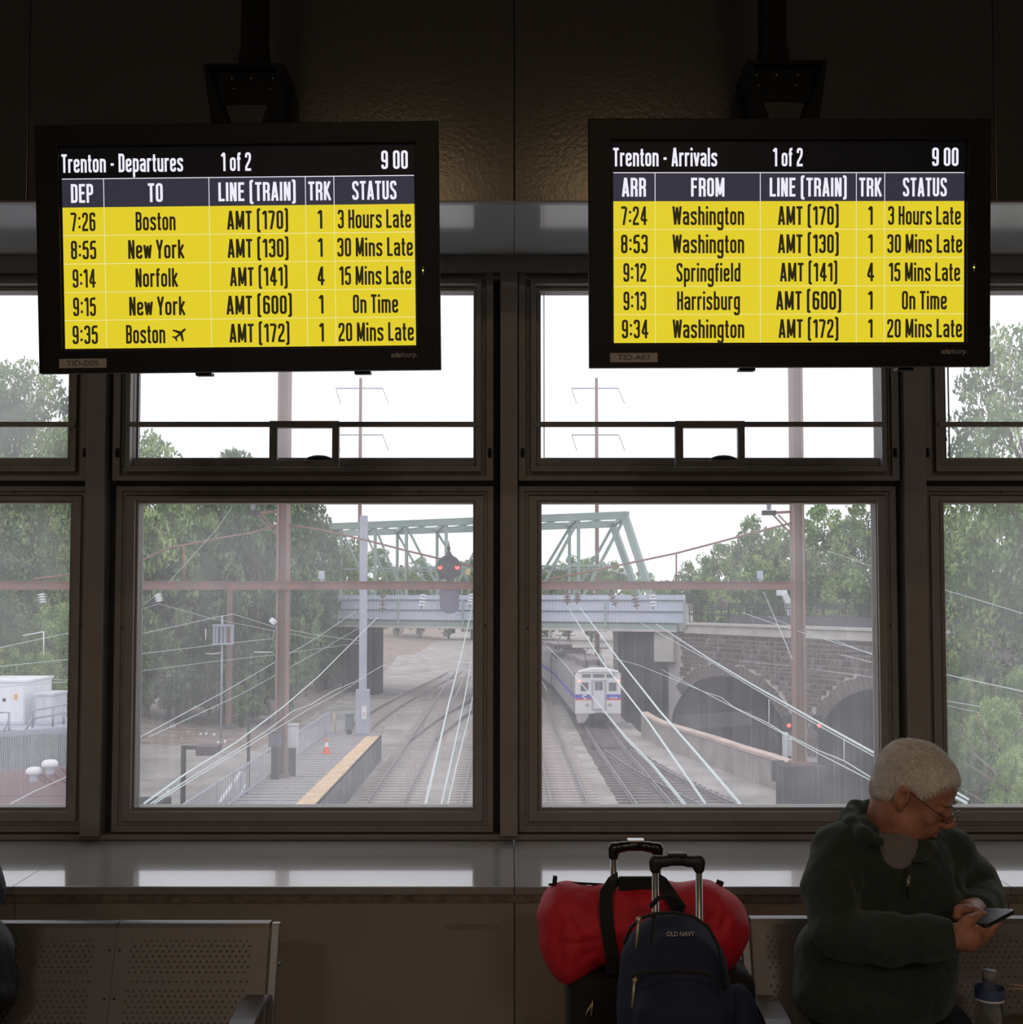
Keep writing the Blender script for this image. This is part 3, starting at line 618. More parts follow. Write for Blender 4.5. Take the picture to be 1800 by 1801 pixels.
# boxes on the pole and small platform furniture
def cabinet(x0, x1, y0, y1, d, base, nm, m_, label, cat, lid=True):
    a = W(x0, y1, d); b = W(x1, y0, d); c = empty(nm, ((a.x+b.x)/2, d, base if base is not None else a.z), label=label, cat=cat)
    w = b.x-a.x; put(MB().box(a.x, b.x, d, d+max(.3,w*.7), a.z, b.z).build('body', m_, bevel=.02), c)
    put(MB().box(a.x+w*.06, b.x-w*.06, d-.02, d-.001, a.z+(b.z-a.z)*.06, b.z-(b.z-a.z)*.08).build('door', m_, bevel=.008), c)
    if lid: put(MB().box(a.x-.03, b.x+.03, d-.05, d+max(.3,w*.7)+.03, b.z, b.z+.05).build('lid', m_, bevel=.01), c)
    if base is not None and a.z > base+.02: put(MB().box(a.x+w*.2, b.x-w*.2, d+.08, d+.2, base, a.z).build('stand', M_sig), c)
    return c
c = cabinet(472, 494, 1288, 1314, 46.2, ZP+.002, 'control_box', mat('dark_grey_box', (.11,.11,.13), .6), 'dark control box on a stand at the foot of the brown pole', 'box')
cabinet(504, 523, 1276, 1316, 47, ZP+.002, 'ticket_machine', M_lgrey, 'pale upright machine to the right of the brown pole on the platform', 'machine')
bm_ = empty('bollard', G(588, 1287, ZP), label='yellow bollard at the far end of the platform', cat='bollard'); q = G(588, 1287, ZP)
put(MB().lathe((q.x,q.y,ZP+.002), [(.07,0),(.07,.95),(.055,.99),(0,1.0)], 12).build('body', mat('yellow_bollard', (.75,.6,.25), .7)), bm_)
put(MB().lathe((q.x,q.y,ZP+.002), [(.12,0),(.12,.03),(0,.031)], 12).build('foot', M_gsteel), bm_)
fe = empty('end_railing', (-12, 61.9, ZP), label='grey pipe railing across the far end of the platform', cat='railing')
a = W(572, 1253, 61.9); b = W(626, 1256, 61.9)
for dz in (0, -.45): put(MB().tube([(a.x,61.9,a.z+dz),(b.x,61.9,a.z+dz)], .025, 8).build('rail', M_gsteel), fe)
for t in (0,.33,.66,1): x = a.x+(b.x-a.x)*t; put(MB().tube([(x,61.9,ZP+.002),(x,61.9,a.z)], .03, 8).build('post', M_gsteel), fe)
cabinet(607, 621, 1257, 1284, 61.2, ZP+.002, 'signal_cabinet', mat('slate_cabinet', (.18,.22,.25), .6), 'slate coloured cabinet at the end railing beside the grey steel mast', 'cabinet')
# traffic cone
q = G(574.5, 1325, ZP); c = empty('traffic_cone', (q.x, q.y, ZP), label='orange traffic cone with white collar on the platform', cat='traffic cone')
M_or = mat('orange_plastic', (.85,.13,.07), .5); put(MB().box(q.x-.19,q.x+.19,q.y-.19,q.y+.19,ZP+.007,ZP+.04).build('base', M_or, bevel=.01), c)
put(MB().lathe((q.x,q.y,ZP), [(.15,.04),(.10,.30)], 16).lathe((q.x,q.y,ZP), [(.065,.50),(.03,.68),(.0,.70)], 16).build('cone_body', M_or), c)
put(MB().lathe((q.x,q.y,ZP), [(.10,.30),(.065,.50)], 16).build('white_collar', M_white), c)

# ---- portal carrying the overhead line
DP = 47.0
def hpole(pxc, w, ztop, zbot, name, m_, label, cat='pole', lattice=True):
    x = WX(pxc, DP, 1150); k = w*DP/F/2; p = empty(name, (x, DP, zbot), label=label, cat=cat)
    put(MB().box(x-k, x-k*.62, DP-k, DP+k, zbot, ztop).box(x+k*.62, x+k, DP-k, DP+k, zbot, ztop).build('flange', m_), p)
    put(MB().box(x-k*.62, x+k*.62, DP-.012, DP+.012, zbot, ztop).build('web', m_), p)
    put(MB().box(x-k*1.5, x+k*1.5, DP-k*1.5, DP+k*1.5, zbot-.05, zbot+.08).build('base_plate', m_), p)
    return p, x
pL, xL = hpole(497, 21, 17, ZP+.06, 'catenary_pole', M_rustp, 'tall rust-brown steel pole standing on the platform, left window')
pR, xR = hpole(1405, 21, 17, ZGR+1.9, 'catenary_pole', M_rustp, 'tall rust-brown steel pole in front of the stone arches, right window')
put(MB().box(xR-.8, xR+.8, DP-.7, DP+.7, ZGR-1.5, ZGR+1.85).build('concrete_plinth', M_arch, bevel=.05), pR)
zB1, zB0 = WZ(1023, DP), WZ(1036.5, DP)
e = empty('portal_beam', (0, DP, zB0), label='long rusty horizontal beam spanning between the two brown poles', cat='beam')
put(MB().box(-36, xR-.24, DP-.30, DP-.26, zB0, zB1).build('web', M_rust), e)
for z in (zB0-.012, zB1-.012): put(MB().box(-36, xR-.24, DP-.42, DP-.2, z, z+.024).build('flange', M_rust), e)
for px in (395, 548, 615, 760, 1020, 1098, 1297): x = WX(px, DP-.3); put(MB().box(x-.02, x+.02, DP-.40, DP-.301, zB0+.014, zB1-.014).build('stiffener', M_rust), e)
xg = WX(403, DP+.2, 1150)
DQ = 74; xg = WX(403,DQ,1150)
p3 = empty('support_pole', (xg, DQ, ZGR), label='slim brown pole behind the grey lamp post at the foot of the wood', cat='pole')
put(MB().box(xg-.17, xg+.17, DQ, DQ+.34, ZGR-.2, WZ(1037,DQ)).build('shaft', M_rustp, bevel=.01), p3); put(MB().box(xg-.3, xg+.3, DQ-.1, DQ+.45, ZGR-.2, ZGR+.5).build('footing', M_pside), p3)
def rods(name, pts, label, m_=M_rust, r=.045, d=DP, hang=None):
    P = [W(x, y, d) for x, y in pts]; g = empty(name, P[0], label=label, cat='tie rod')
    put(MB().tube(P, r, 6).build('rod', m_), g)
    for (x, y0, y1) in (hang or []): put(MB().tube([W(x, y0, d), W(x, y1, d)], r*.8, 6).build('hanger', m_), g)
rods('tie_rod', [(507,923),(560,931),(648,951),(717,969),(780,984),(860,1003),(930,1021)], 'rusty sloping tie rod running down right from the left brown pole', hang=[(717,969,1023)])
rods('tie_rod', [(1396,919),(1326,937),(1255,956),(1190,973),(1095,993),(1030,1006),(962,1020)], 'rusty sloping tie rod running down left from the right brown pole', hang=[(1190,973,1023)])
rods('tie_rod', [(487,924),(440,938),(400,944),(350,954),(300,963),(245,988),(150,1008),(60,1018)], 'rusty sloping tie rod running down left from the left brown pole', hang=[(324,959,1023)])
for pxp, s, lab in ((497,-1,'rusty bracket arm with grey insulators at the top of the left brown pole'),(1405,-1,'rusty bracket arm with grey insulators at the top of the right brown pole')):
    g = empty('bracket_arm', W(pxp, 900, DP), label=lab, cat='bracket')
    put(MB().bar(W(pxp+s*64, 903, DP), W(pxp+s*10, 900, DP), .10).build('arm', M_rust), g)
    put(MB().bar(W(pxp+s*45, 905, DP), W(pxp+s*10, 942, DP), .06).bar(W(pxp+s*36, 905, DP), W(pxp+s*10, 932, DP), .05).build('brace', M_rust), g)
    put(MB().box(*[v for v in (W(pxp+s*64,903,DP).x, W(pxp+s*40,903,DP).x)], DP-.1, DP+.1, WZ(906,DP), WZ(898,DP)).build('clamp', M_sig), g)
    q = W(pxp+s*52, 897, DP); put(MB().lathe((q.x,q.y,q.z), [(.05,0),(.12,.03),(.05,.08),(.12,.12),(.05,.17),(.12,.2),(.05,.26),(0,.27)], 10).build('insulator', mat('grey_insulator', (.3,.3,.36), .4)), g)
# number boxes on the beam
for pxx, lab in ((566,'small pale box standing on the rusty beam, left window'),(1337,'small pale box standing on the rusty beam, right window')):
    q = W(pxx, 1012, DP-.3); g = empty('relay_box', (q.x, q.y, zB1+.012), label=lab, cat='box')
    put(MB().box(q.x-.11, q.x+.11, q.y-.08, q.y+.08, zB1+.10, zB1+.42).build('body', M_gsteel, bevel=.01), g); put(MB().box(q.x-.05, q.x+.05, q.y-.04, q.y+.04, zB1+.0121, zB1+.10).build('foot', M_gsteel), g)
# insulator strings under the beam
INS = [((998,1037),(998,1064),M_insd,'first brown insulator string hanging under the beam, from the middle post'),((1017,1037),(1015,1063),M_insd,'second brown insulator string hanging under the beam, from the middle post'),((1073,1037),(1084,1068),M_insd,'slanting dark insulator string under the beam above the train'),
 ((1115,1037),(1121,1072),M_insd,'slanting insulator string under the beam just right of the train'),((1149,1037),(1149,1072),M_ins,'upright insulator string with white discs under the beam'),((674,1037),(673,1078),M_insd,'long brown insulator string under the beam beside the grey mast'),
 ((747,1037),(741,1071),M_ins,'slanting white insulator string under the beam left of the round signal'),((832,1037),(826,1068),M_ins,'white insulator string under the beam at the middle post'),((276,1040),(281,1061),M_ins,'white insulator string at the far left under the beam'),((485,1088),(477,1097),M_ins,'white insulators beside the left brown pole'),
 ((72,1038),(76,1064),M_ins,'white insulator string seen in the leftmost window'),((1258,1047),(1282,1068),M_insd,'dark slanting insulator in front of the black road railing')]
for a, b, m_, lab in INS:
    A = W(*a, DP-.3); B = W(*b, DP-.3); g = empty('insulator_string', A, label=lab, cat='insulator')
    put(MB().tube([A, B], .025, 6).build('rod', M_wired), g); n_ = 4; d = (B-A); q = d.to_track_quat('Z', 'Y').to_matrix()
    for k in range(n_):
        c = A+d*(.3+.17*k); t = MB(); pr = [(.03,-.045),(.15,-.02),(.14,.01),(.03,.035)]
        t.lathe((0,0,0), pr, 10); t.v = [tuple(c+q@Vector(v)) for v in t.v]; put(t.build('disc', m_), g)

# ---- grey steel mast, grey lamp post, round signal
q = W(638, 1285, 60.8); e = empty('steel_mast', (q.x, 60.8, ZGR), label='grey square steel mast with a wider base at the platform end', cat='mast')
w = 7.0*60.8/F; put(MB().box(q.x-w*.9, q.x+w*.9, 60.8-w, 60.8+w, ZP+1.55, WZ(907,60.8)).build('shaft', M_gsteel, bevel=.02), e)
put(MB().box(q.x-w*1.65, q.x+w*1.65, 60.8-w*1.2, 60.8+w*1.2, ZP+.1, ZP+2.32).build('base_casing', M_gsteel, bevel=.02), e)
put(MB().box(q.x-w*1.3, q.x+w*1.3, 60.8-w, 60.8+w, ZGR-.2, ZP+.1).build('leg', M_gsteel), e)
pl = put(MB().box(q.x-.02, q.x+.22, 60.8-w*1.2-.02, 60.8-w*1.2-.001, ZP+.85, ZP+1.5).build('warning_plate', M_white), e)
font_obj('lettering', '0', .26, mat('red_print', (.6,.08,.08), .6), pl, q.x+.05, q.x+.15, 60.8-w*1.2-.022, ZP+1.0)
LD = 70; q = W(388.5, 1290, LD); e = empty('lamp_post', (q.x, LD, ZGR), label='slim grey lamp post with box lantern and side arm at left', cat='lamp post')
zt = WZ(1082, LD); k = LD/F
put(MB().tube([(q.x,LD,ZGR-.2),(q.x,LD,zt)], .07, 8).build('shaft', M_gsteel), e)
put(MB().box(q.x-16*k, q.x+20*k, LD-.2, LD+.2, WZ(1102,LD), WZ(1098,LD)).box(q.x-16*k, q.x+20*k, LD-.2, LD+.2, WZ(1134,LD), WZ(1131,LD)).build('cross_arm', M_gsteel), e)
for dx in (-15, -10, -2, 4, 16): put(MB().box(q.x+dx*k, q.x+(dx+4)*k, LD-.15, LD+.15, WZ(1131,LD), WZ(1102,LD)).build('transformer_bar', M_gsteel), e)
put(MB().tube([W(390,1148,LD), W(376,1150,LD), W(362,1150,LD)], .04, 6).build('side_arm', M_white), e); put(MB().tube([W(362,1106,LD), W(362,1126,LD)], .035, 6).build('side_fuse', M_white), e)
q = W(789.5, 998, DP-.55); e = empty('round_signal', (q.x, q.y, q.z), label='round black railway signal with two red lamps above the beam', cat='signal')
R_ = 21.5*DP/F; n = 28
put(MB().prism([(q.x+R_*math.cos(2*math.pi*i/n), q.z+R_*math.sin(2*math.pi*i/n)) for i in range(n)], q.y-.02, q.y+.02).build('disc', M_sig), e)
put(MB().prism([(q.x+R_*.35*math.cos(2*math.pi*i/16), q.z+R_*.35*math.sin(2*math.pi*i/16)) for i in range(16)], q.y+.02, q.y+.2).build('lamp_housing', M_sig), e)
for s in (-1, 1):
    c = Vector((q.x+s*15*DP/F, q.y-.03, q.z)); put(MB().ball(c, (.085,.03,.085), 12, 8).build('red_lamp', M_red), e)
    put(MB().tube([c+Vector((0,-.02,.075)), c+Vector((0,-.2,.07))], .05, 8).build('hood', M_sig), e)
for dx, dz in ((0,0),(0,15),(0,-15),(10,10),(-10,-10)): put(MB().ball((q.x+dx*DP/F, q.y-.03, q.z+dz*DP/F), (.06,.02,.06), 10, 6).build('unlit_lamp', M_sig), e)
put(MB().lathe((q.x, q.y, q.z+R_*.98), [(.09,0),(.10,.08),(.05,.16),(.075,.28),(.03,.38),(.02,.5),(0,.62)], 10).build('finial', M_sig), e)
put(MB().box(q.x-.09, q.x+.09, q.y-.05, q.y+.1, zB1+.0122, q.z-R_*.9).build('stem', M_sig), e)
e = empty('signal_cage', W(791, 1040, DP-.55), label='wire ladder cage with a dark panel hanging under the round signal', cat='cage')
x0, x1 = WX(769, DP-.6), WX(812, DP-.6); z0 = WZ(1081, DP-.6)
for x in (x0, x1):
    for dy in (.13,.30): put(MB().tube([(x,DP-.55+dy,z0),(x,DP-.55+dy,zB0-.012)], .018, 6).build('cage_bar', M_gsteel), e)
for dy in (.13,.30): put(MB().tube([(x0,DP-.55+dy,z0),(x1,DP-.55+dy,z0)], .018, 6).build('cage_bar', M_gsteel), e)
n = 14; xm = (x0+x1)/2; hw = (x1-x0)*.40
put(MB().prism([(xm-hw,zB0-.0125),(xm+hw,zB0-.0125)]+[(xm+hw*math.cos(math.pi*i/n), z0+.35-.32*math.sin(math.pi*i/n)) for i in range(n+1)], DP-.36, DP-.31).build('dark_panel', mat('dark_violet_panel', (.12,.12,.16), .6)), e)

# ---- far transmission poles
for px, yb, lab in ((633.5, 1000, 'distant thin power pole with two crossarms, left window'),(1050, 1040, 'distant thin power pole with two crossarms, right window')):
    d = 150; x = WX(px, d, 850); k = d/F; e = empty('power_pole', (x, d, ZGR), label=lab, cat='power pole')
    put(MB().tube([(x,d,ZGR),(x,d,WZ(665,d))], [4.2*k, 2.6*k], 8).build('shaft', M_rustp), e)
    for py, n_ in ((683,0),(765,1)):
        z = WZ(py, d); put(MB().bar((x-44*k,d,z), (x+39*k,d,z), 2.2*k).build('crossarm', M_gsteel), e)
        for s, dx in ((-44,9),(39,11)):
            put(MB().bar((x+s*k,d,z), (x+(s+dx if s < 0 else s+dx)*k,d,z-28*k), 1.3*k).build('insulator', M_gsteel), e)
# ---- wires: (pixel, distance) stations
def wire(label, pts, r=.016, m_=M_wire, nm='overhead_wire'):
    P = []
    for x, y, d in pts: P.append(W(x, y, d))
    e = MB(); e.tube(P, r, 5); o = e.build(nm, m_); return tag(o, label, 'cable')
wire('bright messenger wire crossing the left end of the train roof', [(998,1066,47),(1060,1165,27),(1140,1268,19.5),(1240,1412,13.5)])
wire('bright messenger wire running from the second insulator to the right', [(1017,1064,47),(1085,1155,31),(1160,1250,22.5),(1230,1330,17.8),(1302,1414,14.5)], .02)
wire('contact wire passing diagonally in front of the train face', [(958,1132,64),(990,1164,46),(1012,1190,36),(1062,1249,25.5),(1102,1297,21),(1149,1345,17.5),(1206,1414,14.4)], .012)
wire('twin contact wire just under the one in front of the train', [(1062,1251,25.5),(1102,1301,21),(1149,1349,17.5),(1202,1414,14.4)], .009)
wire('thick bright messenger wire crossing the stone arches', [(1155,1098,48),(1250,1160,36),(1320,1202,30),(1440,1270,24),(1545,1328,19.7),(1700,1412,16)], .022)
wire('thin wire immediately below the thick messenger at the arches', [(1128,1096,48),(1250,1163,36),(1320,1207,30),(1440,1276,24),(1545,1334,19.7)], .011)
wire('upper contact wire in front of the dark arch openings', [(1050,1150,60),(1125,1170,52),(1240,1217,38),(1268,1226,36),(1290,1243,34),(1350,1271,28.5),(1376,1287,27),(1440,1320,23.5),(1485,1338,21.5),(1545,1375,19.7)], .011)
wire('lower contact wire in front of the dark arch openings', [(1165,1178,47),(1240,1218,38),(1350,1275,28.5),(1440,1325,23.5),(1545,1379,19.7)], .011)
wire('wire crossing the dark road band and the stone wall', [(1305,1077,55),(1362,1097,50),(1400,1109,47),(1470,1130,42),(1545,1153,38)], .016)
wire('thin wire just below the one crossing the road band', [(1352,1084,55),(1400,1104,48),(1470,1126,42),(1545,1156,38)], .010)
wire('thin level wire crossing the middle of the stone wall', [(1300,1163,55),(1400,1172,48),(1470,1182,44),(1540,1192,40)], .009)
wire('faint wire high in front of the right trees', [(1460,970,60),(1545,1000,50),(1664,1038,40),(1800,1079,33)], .012)
wire('white wire crossing the rightmost window at its middle', [(1480,1152,50),(1567,1172,44),(1667,1187,40),(1800,1216,34)], .018)
wire('white wire low in the rightmost window', [(1567,1216,44),(1667,1233,40),(1800,1255,36)], .013)
wire('second thin wire low in the rightmost window', [(1567,1226,44),(1667,1241,40),(1800,1271,36)], .010)
wire('short bright wires at the foot of the rightmost window', [(1600,1345,24),(1680,1392,20),(1704,1406,19)], .02)
wire('dark thin stay forming a V left of the right brown pole', [(1336,1040,46.2),(1322,1075,44),(1328,1110,42),(1333,1150,41)], .010, M_wired)
wire('grey stay falling right from the beam towards the stone wall', [(1343,1040,47),(1368,1098,44),(1382,1130,42),(1394,1160,41)], .012)
wire('thin stay rising right above the arches', [(1240,1140,47),(1262,1086,45)], .010)
wire('thin upper wire crossing the left trees down from the pole', [(248,1072,47),(280,1062,47),(330,1076,49),(372,1088,50),(394,1092,51),(484,1110,55),(560,1124,60)], .010)
wire('wire rising left to right under the white insulators', [(0,1139,40),(118,1114,44),(248,1115,46),(374,1087,50),(410,1080,52),(484,1103,56),(552,1116,60),(640,1128,66)], .013)
wire('steep wire climbing across the left trees', [(250,1065,47),(280,1043,47),(335,982,46),(382,930,45),(408,892,44)], .011)
wire('level wire crossing the middle of the left trees', [(0,1172,40),(118,1160,43),(248,1150,46),(380,1134,50),(480,1123,54),(482,1110,54)], .012)
wire('pale wire below the level one in the left trees', [(0,1190,38),(118,1196,42),(248,1180,46),(380,1163,50),(480,1152,54),(640,1130,62)], .010)
wire('first of the four long wires fanning over the platform, uppermost', [(240,1300,30),(390,1219,42),(430,1196,46),(560,1120,62),(626,1075,75)], .014)
wire('second of the long wires fanning over the platform', [(262,1296,31),(422,1222,44),(480,1190,50),(560,1146,60),(608,1118,68),(632,1104,72)], .011)
wire('bright long wire fanning over the platform from the lower corner', [(254,1413,16),(325,1362,19),(418,1304,24),(500,1242,30),(560,1190,36),(626,1124,44),(664,1086,52)], .016)
wire('contact wire over the platform track, lowest of the fan', [(266,1413,16),(340,1365,19.5),(418,1318,24),(470,1285,27.5),(516,1250,32),(545,1240,34),(585,1216,39),(626,1198,43),(674,1170,54),(708,1159,60)], .011)
wire('twin contact wire beside the lowest wire of the fan', [(272,1413,16),(345,1367,19.5),(440,1310,25),(540,1249,33),(590,1222,39),(640,1193,45)], .009)
wire('bright wire slanting beside the middle post over the empty tracks', [(749,1413,15),(770,1322,20),(790,1236,28),(812,1150,38),(830,1072,47)], .018)
wire('second slanting wire beside the middle post', [(777,1413,15),(800,1310,21),(818,1225,29),(829,1160,38)], .013)
wire('third slanting wire nearest the middle post', [(788,1413,15),(806,1335,19),(824,1265,25),(833,1220,30)], .010)
wire('thin rail-side cable left of the train', [(940,1170,60),(962,1215,50)], .009)
wire('pale wire crossing the leftmost window low', [(0,1208,33),(118,1199,36)], .011)
wire('slanting rod over the maroon roof', [(18,1414,24),(60,1392,25),(118,1366,26)], .012)
wire('hanging white dropper in the leftmost window', [(77,1111,42),(77,1152,42)], .022, M_white)
wire('short white arm in the leftmost window', [(40,1118,42),(77,1111,42)], .020, M_white)
wire('short white arm left of the brown pole', [(447,1147,47),(480,1147,47)], .02, M_white)
wire('dropper between the wires left of the train tracks', [(1353,1230,29),(1353,1271,28.5)], .008)
wire('dropper nearest the right frame', [(1485,1298,21.5),(1485,1338,21.5)], .008)
# ================================================================== train
M_tr = mat('stainless_train_body', (.80,.78,.80), .5, .1, .05, 1); M_win = mat('dark_train_window', (.10,.13,.15), .2); M_blue = mat('deep_blue_stripe', (.07,.08,.50), .6); M_redst = mat('red_stripe', (.70,.07,.10), .6)
M_troof = mat('train_roof_grey', (.22,.19,.19), .8, 0, .15, 1); M_skirt = mat('tan_grey_skirt', (.42,.38,.38), .8); M_bog = mat('black_running_gear', (.04,.04,.045), .8); M_door = mat('end_door_grey', (.74,.72,.76), .5)
DT = 76.5; KT = DT/F
xt = (WX(1011,DT,1220)+WX(1093,DT,1220))/2; tw = (WX(1093,DT,1220)-WX(1011,DT,1220))/2
tr = empty('passenger_train', (xt, DT, ZR), label='white commuter train with blue and red stripe front coming along the track', cat='train')
def tz(py): return WZ(py, DT, 1052)
def tx(px): return WX(px, DT, 1220)
zr0, zr1, zbt = tz(1184), tz(1180.5), tz(1255)
prof = [(-tw,zbt),(tw,zbt),(tw,zr0),(tw*.8,zr0+.13),(tw*.4,zr0+.26),(0,zr0+.3),(-tw*.4,zr0+.26),(-tw*.8,zr0+.13),(-tw,zr0)]
def car(y0, yaw_x, n):
    L = 25.0; X0 = xt+yaw_x[0]; X1 = xt+yaw_x[1]
    b = MB(); b.prism([(p[0], p[1]) for p in prof[:3]+prof[-1:]], 0, L)
    bd = b.mesh('body', mat('shaded_steel_side', (.36,.34,.36), .5, .2, .1, 2));  # same steel as the front, greyed to carry the shade on the sides
    ang = -math.atan((X1-X0)/L)
    c = link('car_body', bd, None, (X0, y0, 0), (0,0,ang)); put(c, tr)
    r = link('roof', MB().prism([(-tw-.01,zr0-.03)]+[(tw+.01,zr0-.03)]+prof[2:], 0, L).mesh('roof', M_troof), None, (X0, y0+.02, .003), (0,0,ang)); put(r, tr)
    if n == 0: front(c)
    w = MB()
    for s in (-1, 1):
        for k in range(9): w = MB().box(s*tw-.01, s*tw+.012, 2+k*2.4, 3.4+k*2.4, tz(1215), tz(1197)); o = w.build('side_window', M_win); o.parent = c
        st = MB().box(s*tw-.01, s*tw+.006, .02, L, tz(1229), tz(1221)).build('blue_stripe', M_blue); st.parent = c
    # roof gear: resistor boxes, pantograph
    for (a, z_, wd, ln) in ((4, .35, 1.6, 5), (11, .25, 1.9, 4), (18, .4, 1.5, 4)):
        o = MB().box(-wd/2, wd/2, a, a+ln, zr0+.2, zr0+.3+z_).build('roof_box', M_troof, bevel=.05); o.parent = r
    pg = MB(); z0 = zr0+.5
    for s in (-.5,.5): pg.bar((s,2.2,z0-.25),(s*1.1,3.4,z0+.55),.05).bar((s*1.1,3.4,z0+.55),(s*.8,2.2,z0+1.0),.04)
    pg.bar((-.9,2.2,z0+1.0),(.9,2.2,z0+1.0),.06).box(-.7,.7,1.9,3.6,z0-.3,z0-.22).tube([(-.4,3.6,z0-.2),(-.4,3.6,z0+.1)],.08,8).tube([(.4,3.6,z0-.2),(.4,3.6,z0+.1)],.08,8)
    o = pg.build('pantograph', M_sig); o.parent = r
    u = MB().box(-tw*.8, tw*.8, 1, L-1, ZR+.3, zbt-.01).build('running_gear', M_bog); u.parent = c
    for yb in (2.2, 4.6, L-4.6, L-2.2):
        for s in (-.72,.72):
            t = MB(); n_ = 16; t.prism([(.42*math.cos(2*math.pi*i/n_)+yb, .42*math.sin(2*math.pi*i/n_)+ZR+.45) for i in range(n_)], s-.06, s+.06, 'x'); o = t.build('wheel', M_bog); o.parent = c
def front(c):
    # local frame of the car: y=0 is the nose
    X = lambda px: tx(px)-xt
    def ad(mb, nm, m_, par=None, **k): o = mb.build(nm, m_, **k); o.parent = par or c; return o
    pro = [(-tw*.98,zbt),(tw*.98,zbt),(tw*.98,zr0-.02),(tw*.75,zr0+.15),(tw*.3,zr0+.27),(-tw*.3,zr0+.27),(-tw*.75,zr0+.15),(-tw*.98,zr0-.02)]
    ad(MB().prism(pro, -.12, -.003), 'end_panel', M_tr, bevel=.03)
    ad(MB().add([(X(1017),-.28,zr0+.1),(X(1088),-.28,zr0+.1),(tw*.3,-.28,zr0+.3),(-tw*.3,-.28,zr0+.3),(X(1017),0,zr0+.16),(X(1088),0,zr0+.16),(tw*.3,0,zr0+.36),(-tw*.3,0,zr0+.36)],
       [(0,1,2,3),(4,7,6,5),(0,4,5,1),(1,5,6,2),(2,6,7,3),(3,7,4,0)]), 'roof_visor', M_tr)
    for a, b in ((1024,1039),(1043,1063),(1067,1081)): ad(MB().box(X(a),X(b),-.15,-.121,tz(1191.5),tz(1185.5)), 'sign_window', M_win, bevel=.03)
    for a, b in ((1021.5,1035),(1071,1084.5)): ad(MB().box(X(a),X(b),-.15,-.121,tz(1215),tz(1200)), 'cab_window', M_win, bevel=.02)
    dr = ad(MB().box(X(1043),X(1064),-.17,-.121,tz(1247),tz(1197)), 'end_door', M_door, bevel=.03)
    ad(MB().box(X(1046.5),X(1052.2),-.19,-.171,tz(1213.5),tz(1199)), 'door_window', M_win, dr); ad(MB().box(X(1053.2),X(1060),-.19,-.171,tz(1213.5),tz(1199)), 'door_window', M_win, dr)
    ad(MB().ring(X(1041),X(1066.5),tz(1247.5),tz(1195.5),.08,-.22,-.121), 'door_frame', mat('grey_door_frame', (.45,.42,.48), .6))
    for a, b in ((1012,1040.5),(1067,1092)):
        ad(MB().box(X(a),X(b),-.135,-.121,tz(1228),tz(1221)), 'blue_stripe', M_blue); ad(MB().box(X(a),X(b),-.135,-.121,tz(1231),tz(1228.2)), 'red_stripe', M_redst)
    S = MB(); P = [(1032,1222.5),(1025,1223),(1022.5,1225),(1027,1226.5),(1031,1228.5),(1028,1230.5),(1024.5,1231)]
    S.tube([(X(a),-.15,tz(b)) for a, b in P], .045, 6); ad(S, 'emblem', M_white)
    L_ = MB()
    for k in range(3): L_.box(X(1074+k*4.2),X(1077+k*4.2),-.142,-.1351,tz(1228),tz(1225.5))
    ad(L_, 'number_print', M_white)
    for px, in ((1019,),(1087,)):
        ad(MB().ball((X(px),-.16,tz(1197.5)), (.10,.05,.10), 12, 8), 'head_lamp', emis('train_orange_lamp', (1,.30,.16,1), 2.6))
        ad(MB().box(X(px)-.12,X(px)+.12,-.14,-.121,tz(1200.5),tz(1194.5)), 'lamp_panel', M_tr)
    for px in (1033, 1073): ad(MB().lathe((0,0,0),[(0,.0)],3) if False else MB().ball((X(px),-.14,tz(1239)), (.11,.06,.11), 12, 8), 'buffer_light', M_skirt)
    ad(MB().prism([(X(1013),zbt-.01),(X(1037),zbt-.01),(X(1028),tz(1271)),(X(1016),tz(1271))], -.1, .3), 'snow_plough', M_skirt)
    ad(MB().prism([(X(1070),zbt-.01),(X(1092),zbt-.01),(X(1091),tz(1271)),(X(1080),tz(1271))], -.1, .3), 'snow_plough', M_skirt)
    ad(MB().box(X(1046),X(1060),-.55,0,tz(1262),tz(1253)).box(X(1050),X(1056),-.75,-.5,tz(1261),tz(1255)), 'coupler', M_bog)
    for s in (-1,1): ad(MB().box(s*tw*1.0-.06,s*tw*1.0+.06,-.1,.05,tz(1188),tz(1183)), 'marker_bracket', M_sig)
car(DT, (0, -.6), 0); car(DT+25.8, (-.65, -2.2), 1); car(DT+51.6, (-2.3, -3.3), 2)

